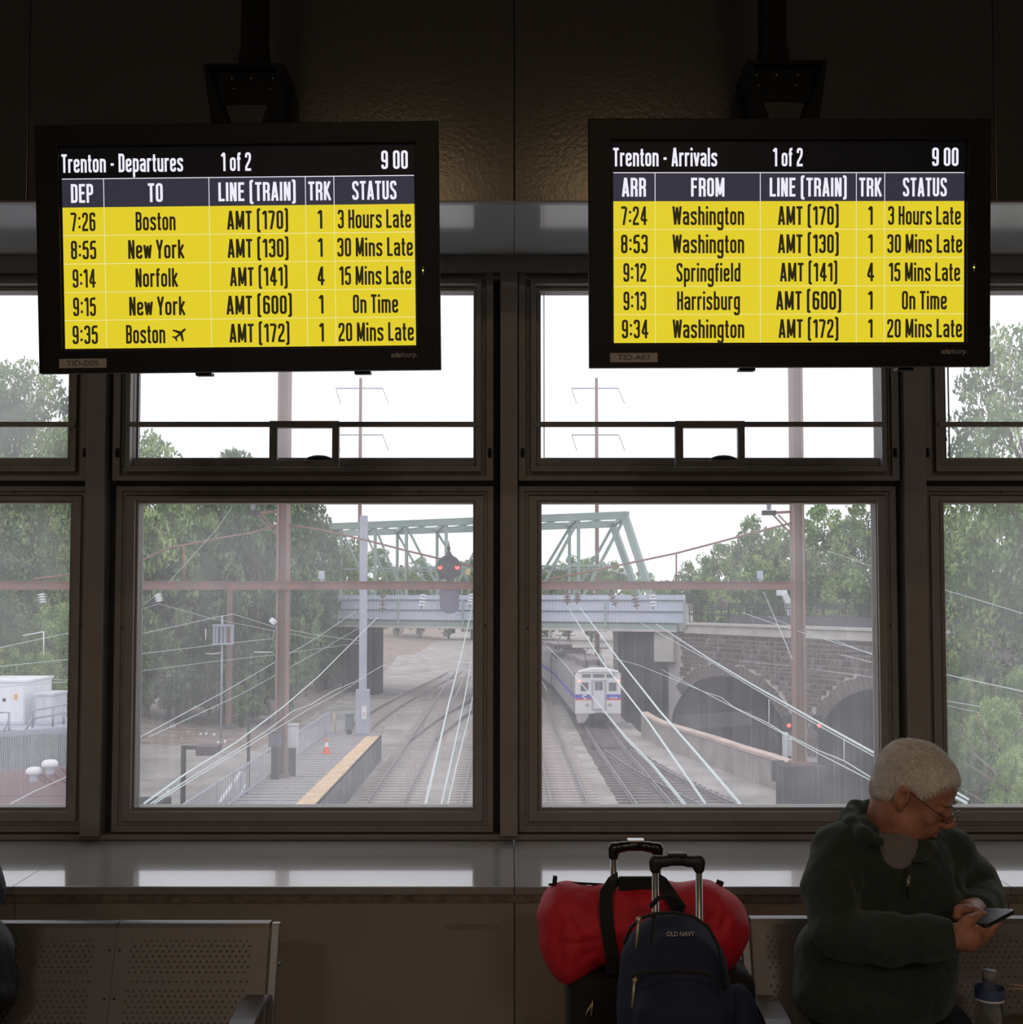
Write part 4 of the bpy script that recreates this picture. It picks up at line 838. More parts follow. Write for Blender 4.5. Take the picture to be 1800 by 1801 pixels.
# ================================================================== green truss bridge over the tracks
def PX(px, d): return (WX(px, d), d)
BA = Vector((WX(1175,88), 88, 0)); BB = Vector((WX(470,108), 108, 0))
bd = (BB-BA).normalized(); bn = Vector((-bd.y, bd.x, 0)); bn = bn if bn.y > 0 else -bn; BL = (BB-BA).length
br = empty('truss_bridge', BA, label='pale green steel truss bridge with ribbed blue-grey side panels', cat='bridge')
def B3(s, off, z): return BA+bd*s+bn*off+Vector((0,0,z))
zd0, zp0, zp1, zt = -.97, -.41, 1.75, 7.75
def sof(px, off=0):       # distance along a line parallel to the near face of the bridge for a pixel column
    lo, hi = -30, BL+40
    for _ in range(50):
        m = (lo+hi)/2; p = BA+bd*m+bn*off; x = 900+F*p.x/p.y
        if x > px: lo = m
        else: hi = m
    return lo
for off, nm in ((0, ''), (9.5, '')):   # near and far truss
    s_end = sof(1160 if off == 0 else 1136, off); s_top = sof(1099 if off == 0 else 1078, off); s_far = BL
    def bb(a, b, w, h, nm2): put(MB().bar(B3(a[0], off, a[1]), B3(b[0], off, b[1]), w, h).build(nm2, M_green), br)
    bb((s_top-.3, zt), (s_far, zt), .45, .55, 'top_chord'); bb((s_end, zd0+1.8), (s_far, zd0+1.8), .5, .6, 'bottom_chord')
    bb((s_top, zt), (s_end+.3, zd0+1.6), .45, .5, 'end_post')
    xs = [s_top]+[sof(p-(16 if off else 0), off) for p in (1018, 938, 863, 785, 715, 660, 600, 540, 480)]
    for k, s in enumerate(xs[1:]):
        bb((s, zd0+1.8), (s, zt), .26, .3, 'post')
        # lattice diagonals as pairs of thin bars
        p = xs[k]; q = s
        if q < sof(780, off): a, b = (p, zt-.2), (q, zd0+2)
        else: a, b = (q, zt-.2), (p, zd0+2)
        for o_ in (-.16, .16): put(MB().bar(B3(a[0]+o_, off+o_, a[1]), B3(b[0]+o_, off+o_, b[1]), .09, .10).build('diagonal', M_green), br)
    put(MB().bar(B3(s_top+1.2, off, 4.0), B3(s_far, off, 4.0), .12, .16).build('mid_strut', M_green), br)
for k, px in enumerate((1100, 1018, 938, 863, 785, 715, 660, 600, 540)):
    s = sof(px); sf = sof(px-18, 9.5); put(MB().bar(B3(s, 0, zt), B3(sf, 9.5, zt), .22, .35).build('cross_strut', M_green), br)
    if k < 8:
        s2 = sof((1100,1018,938,863,785,715,660,600,540)[k+1]); s2f = sof((1100,1018,938,863,785,715,660,600,540)[k+1]-18, 9.5); put(MB().bar(B3(s, 0, zt), B3(s2f, 9.5, zt), .08).bar(B3(sf, 9.5, zt), B3(s2, 0, zt), .08).build('sway_brace', M_green), br)
s0 = sof(1204); 
s0f = sof(1200, 9.2)
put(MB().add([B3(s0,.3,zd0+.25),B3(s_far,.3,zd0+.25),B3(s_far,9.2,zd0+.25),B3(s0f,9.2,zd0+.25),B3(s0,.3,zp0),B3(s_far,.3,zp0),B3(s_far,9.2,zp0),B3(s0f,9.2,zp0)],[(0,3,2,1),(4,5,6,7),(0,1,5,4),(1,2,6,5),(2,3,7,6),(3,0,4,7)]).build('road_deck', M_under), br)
put(MB().bar(B3(s0+.5,-.1,(zd0+zp0)/2), B3(s_far,-.1,(zd0+zp0)/2), .35, zp0-zd0-.05).build('edge_girder', M_green), br)
put(MB().bar(B3(s0+.5,-.32,zd0+.08), B3(s_far,-.32,zd0+.08), .14, .16).build('girder_flange', M_conc), br)
# ribbed side fence: the ribs are joined per bay
for side, off in ((0,-.35),(1,9.4)):
    s = s0-.2 if side == 0 else s0f+1; k = 0
    while s < s_far-3:
        L = min(6.4, s_far-s); rb = MB(); t = s
        while t < s+L-.1:
            a = B3(t, off, zp0+.12); b = B3(t+.13, off-.06, zp0+.12); c = B3(t+.26, off, zp0+.12); up = Vector((0,0,zp1-zp0-.12)); rb.add([a,b,c,a+up,b+up,c+up], [(0,1,4,3),(1,2,5,4)]); t += .27
        put(rb.build('ribbed_panel', M_panel), br)
        for z in (zp0+.92, zp0+1.75): put(MB().bar(B3(s,off-.1,z), B3(s+L-.02,off-.1,z), .05, .09).build('panel_rail', M_panelrail), br)
        put(MB().bar(B3(s,off-.14,zd0+.3), B3(s,off-.14,zp0+1.75), .16, .2).build('panel_post', M_green), br)
        s += 6.4; k += 1
e = empty('yellow_sign', B3(sof(815, 5), 5, zp0), label='small yellow sign plate on the green bridge right of the round signal', cat='sign')
c_ = B3(sof(823, 5), 5, zp0); z_ = WZ(1011, c_.y)
put(MB().box(c_.x-.22,c_.x+.22,c_.y,c_.y+.05,z_,z_+.75).build('plate', mat('cream_yellow_box', (.9,.7,.35), .6), bevel=.02), e); put(MB().box(c_.x-.04,c_.x+.04,c_.y+.06,c_.y+.12,zp0,z_+.7).build('post', M_gsteel), e)
# bridge pier and abutment under it
e = empty('bridge_abutment', B3(s0-1, 3, ZGR), label='pale grey abutment block under the right end of the green bridge', cat='abutment')
def quadbox(name, s_a, s_b, o_a, o_b, z_a, z_b, m_, par, **kw):
    return put(MB().add([B3(s_a,o_a,z_a),B3(s_b,o_a,z_a),B3(s_b,o_b,z_a),B3(s_a,o_b,z_a),B3(s_a,o_a,z_b),B3(s_b,o_a,z_b),B3(s_b,o_b,z_b),B3(s_a,o_b,z_b)],[(0,3,2,1),(4,5,6,7),(0,1,5,4),(1,2,6,5),(2,3,7,6),(3,0,4,7)]).build(name, m_, **kw), par)
quadbox('block', sof(1196,5), sof(1105,3), 1.2, 9.2, ZGR-.3, zd0-.1, M_arch, e)
quadbox('pale_cap', sof(1182), sof(1148), .2, 1.15, zd0-2.2, zd0-.05, M_conc, e)
e = empty('bridge_pier', B3(sof(1075), 3, ZGR), label='pale concrete pier beside the train roof, under the green bridge', cat='pier')
quadbox('column', sof(1093), sof(1058), 2, 5, ZGR-.3, zd0+.2, mat('tan_concrete', (.36,.33,.30), .9, 0, .2, .6), e)
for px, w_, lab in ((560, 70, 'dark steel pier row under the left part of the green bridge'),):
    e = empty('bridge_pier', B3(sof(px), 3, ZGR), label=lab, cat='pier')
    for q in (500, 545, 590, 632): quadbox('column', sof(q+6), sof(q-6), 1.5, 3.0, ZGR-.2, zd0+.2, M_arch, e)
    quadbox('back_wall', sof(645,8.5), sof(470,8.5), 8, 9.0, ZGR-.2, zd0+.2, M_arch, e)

# ================================================================== stone viaduct with two arches
VA = Vector((WX(1196,88), 88, 0)); VB = Vector((WX(1720,64), 64, 0)); vd = (VB-VA).normalized(); VL = (VB-VA).length; vn = Vector((-vd.y, vd.x, 0)); vn = vn if vn.y > 0 else -vn
vi = empty('stone_viaduct', VA, label='brown stone road viaduct with two dark arches and a pale parapet', cat='viaduct')
def V3(s, off, z): return VA+vd*s+vn*off+Vector((0,0,z))
def vs_(px):
    lo, hi = -10, VL+40
    for _ in range(50):
        m = (lo+hi)/2; p = VA+vd*m; x = 900+F*p.x/p.y
        if x < px: lo = m
        else: hi = m
    return lo
def vz(px, py): p = VA+vd*vs_(px); return WZ(py, p.y, px)
zc1 = vz(1300,1097); zc0 = vz(1300,1117.5)
A1 = (-1.3, vs_(1388)); A2 = (vs_(1432), vs_(1700))
def arch_z(s):      # height of the intrados at s, or None on the piers
    for (a, b), crown in ((A1, vz(1240,1186)), (A2, vz(1560,1212))):
        if a < s < b:
            zspr = ZGR-1.6; t = (s-(a+b)/2)/((b-a)/2); return zspr+(crown-zspr)*math.sqrt(max(0, 1-t*t))
    return None
back = MB(); n = 120; SL = vs_(1104)-2; S = np.linspace(-1.5, VL+25, n)
for a, b in zip(S, S[1:]):
    za = arch_z(a) or ZGR-3.6; zb = arch_z(b) or ZGR-3.6
    back.add([V3(a,0,za),V3(b,0,zb),V3(b,0,zc0),V3(a,0,zc0)], [(0,1,2,3)])
put(back.build('mortar_wall', M_mortar), vi)
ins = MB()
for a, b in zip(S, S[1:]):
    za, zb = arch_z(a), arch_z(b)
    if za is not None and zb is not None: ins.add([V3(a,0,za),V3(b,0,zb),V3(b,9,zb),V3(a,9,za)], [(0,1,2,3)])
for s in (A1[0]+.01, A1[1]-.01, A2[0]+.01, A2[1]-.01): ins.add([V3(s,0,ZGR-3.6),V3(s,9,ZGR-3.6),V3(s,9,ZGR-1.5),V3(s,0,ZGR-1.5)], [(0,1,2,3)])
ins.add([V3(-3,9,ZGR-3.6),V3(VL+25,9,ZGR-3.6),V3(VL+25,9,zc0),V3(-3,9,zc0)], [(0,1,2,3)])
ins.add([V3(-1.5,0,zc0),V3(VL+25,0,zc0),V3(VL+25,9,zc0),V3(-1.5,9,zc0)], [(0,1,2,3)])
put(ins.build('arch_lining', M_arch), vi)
def vbox(mb, s0_, s1_, o0, o1, z0, z1):
    mb.add([V3(s0_,o0,z0),V3(s1_,o0,z0),V3(s1_,o1,z0),V3(s0_,o1,z0),V3(s0_,o0,z1),V3(s1_,o0,z1),V3(s1_,o1,z1),V3(s0_,o1,z1)],[(0,3,2,1),(4,5,6,7),(0,1,5,4),(1,2,6,5),(2,3,7,6),(3,0,4,7)]); return mb
s = vs_(1208)
while s < VL+25: put(vbox(MB(), s, s+5.46, -.25, .5, zc0, zc1-.22).build('coping_block', M_conc, bevel=.02), vi); put(vbox(MB(), s, s+5.48, -.4, .6, zc1-.2, zc1).build('cornice_block', M_conc, bevel=.02), vi); s += 5.5
put(vbox(MB(), vs_(1194), vs_(1207), -.3, .6, vz(1200,1111), vz(1200,1062)).build('end_pillar', M_conc, bevel=.03), vi)
sb = vs_(1282)
put(vbox(MB(), sb, VL+25, .1, .3, zc1, vz(1300,1082)).build('black_parapet', mat('black_road_parapet', (.09,.09,.11), .7)), vi)
rl = MB()
for z0, z1 in ((vz(1300,1083), vz(1300,1062)),):
    s = sb
    for z in (z0+.55, z1, z1-.12, z0+.05): vbox(rl, sb-6, VL+25, .15, .2, z-.03, z+.03)
    s = sb-6
    while s < VL+20: vbox(rl, s, s+.10, .14, .22, z0-.4, z1+.05); s += 1.9
    s = sb-6
    while s < VL+20: vbox(rl, s, s+.03, .16, .19, z0, z1); s += .28
o = put(rl.build('road_railing', M_sig), vi)
put(vbox(MB(), vs_(1209), sb+.3, .15, .2, zc1, zc1+.05).box(0,0,0,0,0,0).build('low_rail', M_sig), vi)
rr = MB(); s = vs_(1209)
while s < sb: vbox(rr, s, s+.05, .15, .2, zc1, zc1+.95); s += .75
vbox(rr, vs_(1209), sb, .14, .21, zc1+.9, zc1+.98); vbox(rr, vs_(1209), sb, .14, .21, zc1+.5, zc1+.55)
put(rr.build('low_railing', M_sig), vi)
# voussoirs round the arches
def voussoirs(A, crown):
    a, b = A; zs = ZGR-1.6; c = (a+b)/2; hw = (b-a)/2; hz = crown-zs; n = 46
    for k in range(n):
        t0 = math.pi*(k+.06)/n; t1 = math.pi*(k+.94)/n; P = []
        dep = random.uniform(.8, .95)
        for t, e_ in ((t0,0),(t1,0),(t1,dep),(t0,dep)): P.append((c-(hw+e_)*math.cos(t), zs+(hz+e_)*math.sin(t)))
        if max(p[0] for p in P) > vs_(1600) or min(p[0] for p in P) < vs_(1200)-1: continue
        if P[2][1] > zc0-.1: P[2] = (P[2][0], zc0-.1); P[3] = (P[3][0], zc0-.1)
        m = MB(); m.add([V3(s,-.1,z) for s, z in P]+[V3(s,.2,z) for s, z in P], [(0,1,2,3),(4,7,6,5),(0,4,5,1),(1,5,6,2),(2,6,7,3),(3,7,4,0)]); put(m.build('arch_stone', M_stone), vi)
voussoirs(A1, vz(1240,1186)); voussoirs(A2, vz(1560,1212))
def clear(s, z, m=.95):
    for (a, b), crown in ((A1, vz(1240,1186)), (A2, vz(1560,1212))):
        zs = ZGR-1.6; c = (a+b)/2; hw = (b-a)/2+m; hz = crown-zs+m
        if z < zs: 
            if abs(s-c) < hw: return False
        elif ((s-c)/hw)**2+((z-zs)/hz)**2 < 1: return False
    return True
sm = [MB().box(-.5,.5,-.5,.5,-.5,.5).mesh('stone', mat('field_stone_%s' % nm, c, .9, 0, .25, 2), bevel=.05) for nm, c in (('brown',(.17,.125,.115)),('grey',(.22,.19,.19)),('dark',(.11,.09,.085)),('red',(.20,.14,.125)))]
ang = math.atan2(vd.y, vd.x); stones = 0; rest = MB()
z = zc0-.05; cand = []
while z > ZGR-2.5:
    h = random.choice((.24,.28,.34,.42)); s = vs_(1199)+random.uniform(-.3,.3)
    while s < vs_(1720):
        w = random.choice((.26,.34,.42,.52,.66)); hh = h-.07
        if random.random() < .25 and h > .38: parts_ = [(z-h*.25, hh*.44), (z-h*.75, hh*.44)]
        else: parts_ = [(z-h/2, hh)]
        for zz, q in parts_:
            if clear(s+w/2, zz) and clear(s+.05, zz, .92) and clear(s+w-.05, zz, .92): cand.append((s+w/2, zz, w-.07, q))
        s += w
    z -= h
vis = [c for c in cand if 1240 < 900+F*V3(c[0],0,0).x/V3(c[0],0,0).y < 1542]
vis.sort(key=lambda c: -c[2]*c[3]); pick = set(vis[:300])
for c in cand:
    if c in pick:
        p = V3(c[0], -.02, c[1]); put(link('stone', random.choice(sm[:3]+sm[:3]+sm), None, p, (0,0,ang), (c[2], .16, c[3])), vi)
    else: vbox(rest, c[0]-c[2]/2, c[0]+c[2]/2, -.09, .05, c[1]-c[3]/2, c[1]+c[3]/2)
o = put(rest.build('small_stones', M_stone), vi); o['kind'] = 'stuff'
# white tarpaulin bundle and small marks on the road
q = W(1380, 1060, 80); e = empty('white_bucket_arm', q, label='white folded boom shape behind the black road railing beside the right pole', cat='machine')
put(MB().bar(W(1378,1042,80), W(1393,1072,80), .5, .4).build('boom', M_white, bevel=.05), e); put(MB().box(*[WX(1368,80), WX(1384,80)], 79.8, 80.5, WZ(1048,80), WZ(1038,80)).build('bucket', M_white, bevel=.06), e)
put(MB().bar(W(1384,1060,80.3), W(1390,1085,80.3), .3).build('strut', M_white), e)
# low retaining wall with pale coping
e = empty('retaining_wall', (9, 60, ZGR), label='low stained concrete wall with a pale curved top right of the tracks', cat='wall')
P = [G(x, y, -5.55) for x, y in ((1128,1256),(1140,1264),(1160,1274),(1200,1286),(1250,1301),(1300,1318),(1350,1333),(1395,1349))]
for a, b in zip(P, P[1:]):
    m = MB(); off = Vector((.35,.25,0)); h = Vector((0,0,-4.6))
    m.add([a,b,b+off,a+off,a+h,b+h,b+off+h,a+off+h],[(0,1,2,3),(4,7,6,5),(0,4,5,1),(1,5,6,2),(2,6,7,3),(3,7,4,0)]); put(m.build('wall_segment', mat('stained_low_wall', (.30,.27,.255), .9, 0, .3, .8)), e)
    m = MB(); u = Vector((0,0,.14)); a2 = a-off*.15; b2 = b-off*.15; m.add([a2,b2,b2+off*1.4,a2+off*1.4,a2+u,b2+u,b2+off*1.4+u,a2+off*1.4+u],[(0,3,2,1),(4,5,6,7),(0,1,5,4),(1,2,6,5),(2,3,7,6),(3,0,4,7)]); put(m.build('coping', mat('tan_coping', (.55,.42,.36), .9, 0, .2, 1)), e)
# dwarf signals with red lamps, cabinet, post and small sign by the arches
for px, py, d, lab in ((1388,1276,62,'red dwarf signal left of the foot of the right brown pole'),(1441,1276,64,'red dwarf signal right of the foot of the right brown pole'),(1370,1362,49.3,'small red signal at the end of the low wall')):
    q = W(px, py, d); g = empty('dwarf_signal', (q.x, q.y, ZGR), label=lab, cat='signal')
    put(MB().box(q.x-.25,q.x+.25,d,d+.3,q.z-.3,q.z+.55).build('housing', M_sig, bevel=.03), g); put(MB().ball((q.x,d-.02,q.z),(.10,.05,.10),10,6).build('red_lamp', M_red), g)
    put(MB().box(q.x-.06,q.x+.06,d+.1,d+.2,ZGR-3.5,q.z-.3).build('post', M_sig), g)
cabinet(1379, 1386, 1291, 1338, 55, -5.6 if False else ZGR+.4, 'equipment_cabinet', M_lgrey, 'narrow pale cabinet at the end of the low wall', 'cabinet'); cabinet(1387, 1394, 1302, 1330, 55.4, ZGR+.4, 'equipment_cabinet', M_lgrey, 'shorter pale cabinet right beside the narrow pale one', 'cabinet')
q = W(1154, 1221, 96); g = empty('track_sign', (q.x, q.y, ZGR), label='small white track sign in front of the dark arch right of the train', cat='sign')
put(MB().box(q.x-.2,q.x+.2,q.y,q.y+.04,q.z-.3,q.z+.3).build('plate', M_white), g); put(MB().box(q.x-.03,q.x+.03,q.y+.05,q.y+.09,ZGR-3.5,q.z).build('post', M_gsteel), g)

# ================================================================== left edge: equipment deck, maroon roof
dk = empty('equipment_deck', (WX(40,36),37,-4), label='grey steel deck with railings carrying the white cabins at far left', cat='platform')
zdk = WZ(1284,36); xa, xb = WX(-140,36), WX(118,36)
put(MB().box(xa,xb+.6,36,40,zdk-.12,zdk).build('deck_plate', M_gsteel), dk)
for px in (-60,-10,22,52,82,112): x = WX(px,36.2); put(MB().box(x-.05,x+.05,36.1,36.2,ZGR,zdk-.12).build('deck_post', M_sig), dk)
for pts in ([(0,1253),(16,1253),(16,1296)],[(2,1296),(16,1264)],[(57,1280),(57,1250),(118,1238)],[(57,1264),(118,1253)],[(45,1284),(57,1262)],[(93,1278),(93,1243)],[(112,1275),(112,1240)]):
    put(MB().tube([W(x,y,35.9) for x,y in pts], .035, 6).build('handrail', M_gsteel), dk)
ft = MB()
for i in range(60): x = WX(-60+i*3.1,35.5); ft.box(x-.012,x+.012,35.5,35.52,WZ(1368,35.5),WZ(1302-i*.25,35.5))
for i in range(60): p = W(-60+i*3.1,1302-i*.25,35.5); ft.bar(p, p+Vector((.12,0,.17)), .03)
put(ft.build('louvre_fence', M_gsteel), dk)
def cabin(x0,x1,y0,y1,d,label,m_=M_white,doors=1,dep=2.2):
    a = W(x0,y1,d); b = W(x1,y0,d); zb = zdk+.002; c = empty('equipment_cabin', ((a.x+b.x)/2,d,zb), label=label, cat='cabinet')
    put(MB().box(a.x,b.x,d,d+dep,zb,b.z).build('body', m_, bevel=.03), c); put(MB().box(a.x-.05,b.x+.05,d-.05,d+dep+.05,b.z,b.z+.06).build('roof', m_), c)
    w = (b.x-a.x)/doors
    for k in range(doors): put(MB().box(a.x+w*k+.05,a.x+w*(k+1)-.03,d-.025,d-.001,zb+.08,b.z-.1).build('door', m_, bevel=.01), c)
    return c, a, b
c, a, b = cabin(-50,44,1200,1284,37.6,'large white equipment cabin at the left edge')
put(MB().box(b.x-.32,b.x-.22,37.57,37.574,b.z-.55,b.z-.37).build('orange_sticker', mat('orange_sticker',(.8,.4,.08),.6)), c); put(MB().box(b.x-.68,b.x-.58,37.57,37.574,b.z-.6,b.z-.5).build('vent_panel', M_sig), c)
cabin(62,93,1223,1276,37.4,'grey double-door cabinet right of the white cabin', M_lgrey, 2, 1.2); cabin(45,60,1220,1280,38.6,'narrow grey cabinet between the white cabin and the double-door one', M_lgrey, 1, 1)
rf = empty('maroon_roof', (WX(50,25),25,WZ(1390,25)), label='maroon metal roof below the leftmost window', cat='roof')
zr_ = WZ(1392,25); P = [W(-90,1388,26), W(55,1352,31), W(118,1352,31), W(160,1400,24), W(160,1440,21), W(-120,1440,21)]
hz = W(55,1352,31).z
def rp(px, py, z): g = G(px, py, z); return g
zf = hz-.9
pts = [rp(-160,1375,hz-.25), rp(50,1352,hz), rp(170,1344,hz), rp(170,1400,hz-.5), rp(-200,1400,hz-.5)]
put(MB().add(pts+[p-Vector((0,0,.12)) for p in pts], [(0,1,2,3,4),(9,8,7,6,5)]+[(i,i+5,(i+1)%5+5,(i+1)%5) for i in range(5)]).build('roof_sheet', M_roof), rf)
p2 = [rp(-200,1401,hz-.5), rp(170,1401,hz-.5), rp(190,1460,hz-.6), rp(-240,1460,hz-.6)]
put(MB().add(p2+[p-Vector((0,0,.3)) for p in p2], [(0,1,2,3),(7,6,5,4)]+[(i,i+4,(i+1)%4+4,(i+1)%4) for i in range(4)]).build('lower_roof_sheet', M_roof), rf)
for px in (50, 62, 85, 108): put(MB().bar(rp(px,1353,hz)+Vector((0,0,.02)), rp(px+55,1398,hz-.5)+Vector((0,0,.03)), .04).build('seam', mat('dark_maroon_seam',(.14,.06,.06),.7)), rf)
put(MB().box(p2[0].x-1,p2[1].x+1,p2[0].y-6,p2[0].y+3,ZGR,hz-1.0).build('building_walls', M_arch), rf)
for px, py, lab in ((60,1352,'left of two round white vents on the maroon roof'),(88,1339,'right of two round white vents on the maroon roof')):
    q = W(px, py, 29); g = empty('roof_vent', (q.x,q.y,hz), label=lab, cat='vent')
    put(MB().lathe((q.x,q.y,q.z), [(.10,-.30),(.10,-.12)], 12).build('neck', M_gsteel), g); put(MB().lathe((q.x,q.y,q.z), [(.0,-.13),(.19,-.12),(.19,-.03),(.13,.03),(0,.05)], 18).build('cap', M_white), g)
# debris and small bits on the dirt bank
for i, (px, py, s_) in enumerate(((304,1286,.3),(309,1285,.3),(330,1289,.15),(352,1291,.12),(362,1290,.1),(376,1291,.12),(318,1300,.1),(383,1305,.1),(395,1303,.1),(294,1391,.1))):
    g = G(px, py, ZGR+.3); b = MB(); s_ *= .5
    if i < 2: b.bar(g+Vector((0,0,-.7)), g+Vector((-.1,0,.35)), .09)
    else: b.add([g+Vector((-s_,0,-.1)), g+Vector((s_,.1,-.12)), g+Vector((s_*.6,.2,s_)), g+Vector((-s_*.7,.1,s_*.8))], [(0,1,2),(0,2,3),(0,3,1),(1,3,2)])
    tag(b.build('litter' if i > 1 else 'marker_stake', M_white), 'scrap of white litter on the brown bank' if i > 1 else ('left' if i == 0 else 'right')+' of two white stakes leaning on the brown bank', 'litter' if i > 1 else 'stake', 'white litter on the dirt bank' if i > 1 else None)
for px, py in ((743,1167),(780,1172),(655,1225),(648,1292),(1146,1370),(1330,1384),(1343,1382)):
    pass

# ================================================================== trees
def leaf_mat(name, a, b, c):
    m = bpy.data.materials.new(name); m.use_nodes = True; nt = m.node_tree; bs = nt.nodes['Principled BSDF']; bs.inputs['Roughness'].default_value = .7; bs.inputs['Specular IOR Level'].default_value = .2
    tc = nt.nodes.new('ShaderNodeTexCoord'); n = nt.nodes.new('ShaderNodeTexNoise'); n.inputs['Scale'].default_value = .55; n.inputs['Detail'].default_value = 5; nt.links.new(tc.outputs['Object'], n.inputs['Vector'])
    r = nt.nodes.new('ShaderNodeValToRGB'); e = r.color_ramp.elements; e[0].position = .36; e[0].color = tuple(x*OD for x in a)+(1,); e[1].position = .66; e[1].color = tuple(x*OD for x in c)+(1,)
    k = e.new(.5); k.color = tuple(x*OD for x in b)+(1,); nt.links.new(n.outputs['Fac'], r.inputs[0]); nt.links.new(r.outputs[0], bs.inputs['Base Color']); return m
ML = [leaf_mat('mid_green_foliage', (.07,.14,.06), (.17,.28,.11), (.36,.46,.18)), leaf_mat('bright_green_foliage', (.12,.21,.08), (.24,.37,.13), (.46,.56,.23)), leaf_mat('deep_green_foliage', (.04,.09,.045), (.10,.18,.08), (.22,.32,.13))]
M_bark = mat('grey_brown_bark', (.20,.16,.14), .95, 0, .3, 3)
def foliage(seed, n_clump, per, rx, rz, leaf, loose):
    r = np.random.default_rng(seed); V = []; Fc = []
    cl = []
    for _ in range(n_clump):
        d = r.normal(size=3); d /= np.linalg.norm(d); u = r.uniform(.45, 1)**.5; cl.append((d*u*np.array([rx, rx, rz]), r.uniform(.55, 1.15)*loose))
    C_ = np.array([c for c, s in cl]); Sz = np.array([s for c, s in cl])
    idx = np.repeat(np.arange(n_clump), per); d = r.normal(size=(len(idx), 3)); d /= np.linalg.norm(d, axis=1)[:, None]
    P = C_[idx]+d*(Sz[idx]*r.uniform(.3, 1, len(idx))**.4)[:, None]*np.array([1.15,1.15,.75])
    a = r.normal(size=P.shape); a /= np.linalg.norm(a, axis=1)[:, None]; b = np.cross(a, d+r.normal(size=P.shape)*.6); b /= np.linalg.norm(b, axis=1)[:, None]+1e-6
    L = leaf*r.uniform(.6, 1.3, len(P))[:, None]
    q = np.stack([P-a*L, P-b*L*.55, P+a*L, P+b*L*.55], 1).reshape(-1, 3)
    me = bpy.data.meshes.new('foliage'); m = len(P); me.vertices.add(4*m); me.vertices.foreach_set('co', q.ravel().astype(np.float32))
    me.loops.add(4*m); me.loops.foreach_set('vertex_index', np.arange(4*m, dtype=np.int32)); me.polygons.add(m); me.polygons.foreach_set('loop_start', np.arange(0, 4*m, 4, dtype=np.int32)); me.polygons.foreach_set('loop_total', np.full(m, 4, dtype=np.int32)); me.update(calc_edges=True); return me
def wood(seed, h, rx):
    r = random.Random(seed); b = MB(); b.tube([(0,0,-h*.62),(r.uniform(-.2,.2),0,-h*.2),(0,r.uniform(-.2,.2),h*.25)], [.32,.22,.08], 8)
    for k in range(9):
        a = r.uniform(0, 6.28); z = r.uniform(-.35,.2)*h; e = (math.cos(a)*rx*.75, math.sin(a)*rx*.75, z+r.uniform(.1,.3)*h); b.tube([(0,0,z),(e[0]*.5,e[1]*.5,(z+e[2])/2+.2),e], [.12,.07,.02], 6)
    return b.mesh('trunk', M_bark)
PROTO = []
for k, (seed, nc, per, rx, rz, leaf, loose) in enumerate(((1,190,95,4.6,6.8,.21,1.05),(2,200,95,4.4,8.0,.21,1.1),(3,190,90,5.2,5.4,.21,.95),(4,380,95,4.6,6.6,.115,.85))):
    f = foliage(seed, nc, per, rx, rz, leaf, loose); fs = []
    for m in ML: g = f.copy(); g.materials.append(m); fs.append(g)
    PROTO.append((fs, wood(seed, rz*2, rx), rx, rz))
def place(px, ytop, mt, label):
    land = ((0,'seen in the leftmost window'),(150,'behind the leftmost post'),(225,'at the left window edge'),(350,'around the grey lamp post'),(440,'just left of the left brown pole'),(520,'just right of the left brown pole'),(600,'beside the grey mast'),(680,'beyond the left truss'),(900,'above the train'),(1140,'just right of the truss end'),(1250,'left of the right brown pole'),(1410,'right of the right brown pole'),(1560,'behind the rightmost post'),(1650,'seen in the rightmost window'),(1760,'at the right edge of the picture'))
    w = [t for a, t in land if px >= a] or ['at the left edge of the picture']
    return '%s, %s green, %s' % (label, ('mid','bright','deep')[mt], w[-1])
def tree(px, ytop, d, w_px, kind, mt, label, group=None, base=None):
    if group:
        h_ = 'tall ' if ytop < 720 else 'high ' if ytop < 880 else 'middling ' if ytop < 1000 else 'low '
        label = place(px, ytop, mt, h_+label)
    if d < 71: kind = 3
    fs, tk, rx, rz = PROTO[kind]; x = WX(px, d); zt = WZ(ytop, d); zb = base if base is not None else height(x, d)
    hh = zt-zb; sz = hh/(rz*2.25); sx = max(w_px*d/F/2/(rx+.6), .55*sz); cz = zt-(rz+.7)*sz
    sz2 = max(sz, .3); e = empty('tree' if hh > 5 else 'bush', (x, d, zb), label=label, cat='tree' if hh > 5 else 'bush', group=group)
    rot = (0,0,random.uniform(0,6.28)); f = put(link('foliage', fs[mt], None, (x,d,cz), rot, (sx,sx,sz2)), e); f['kind'] = 'stuff'
    t = put(link('trunk', tk, None, (x,d,cz), rot, (max(.5,sx*.8),max(.5,sx*.8),sz2*1.0)), e)
GL_ = 'trees crowding the left bank'; LL = 'tree on the left bank'
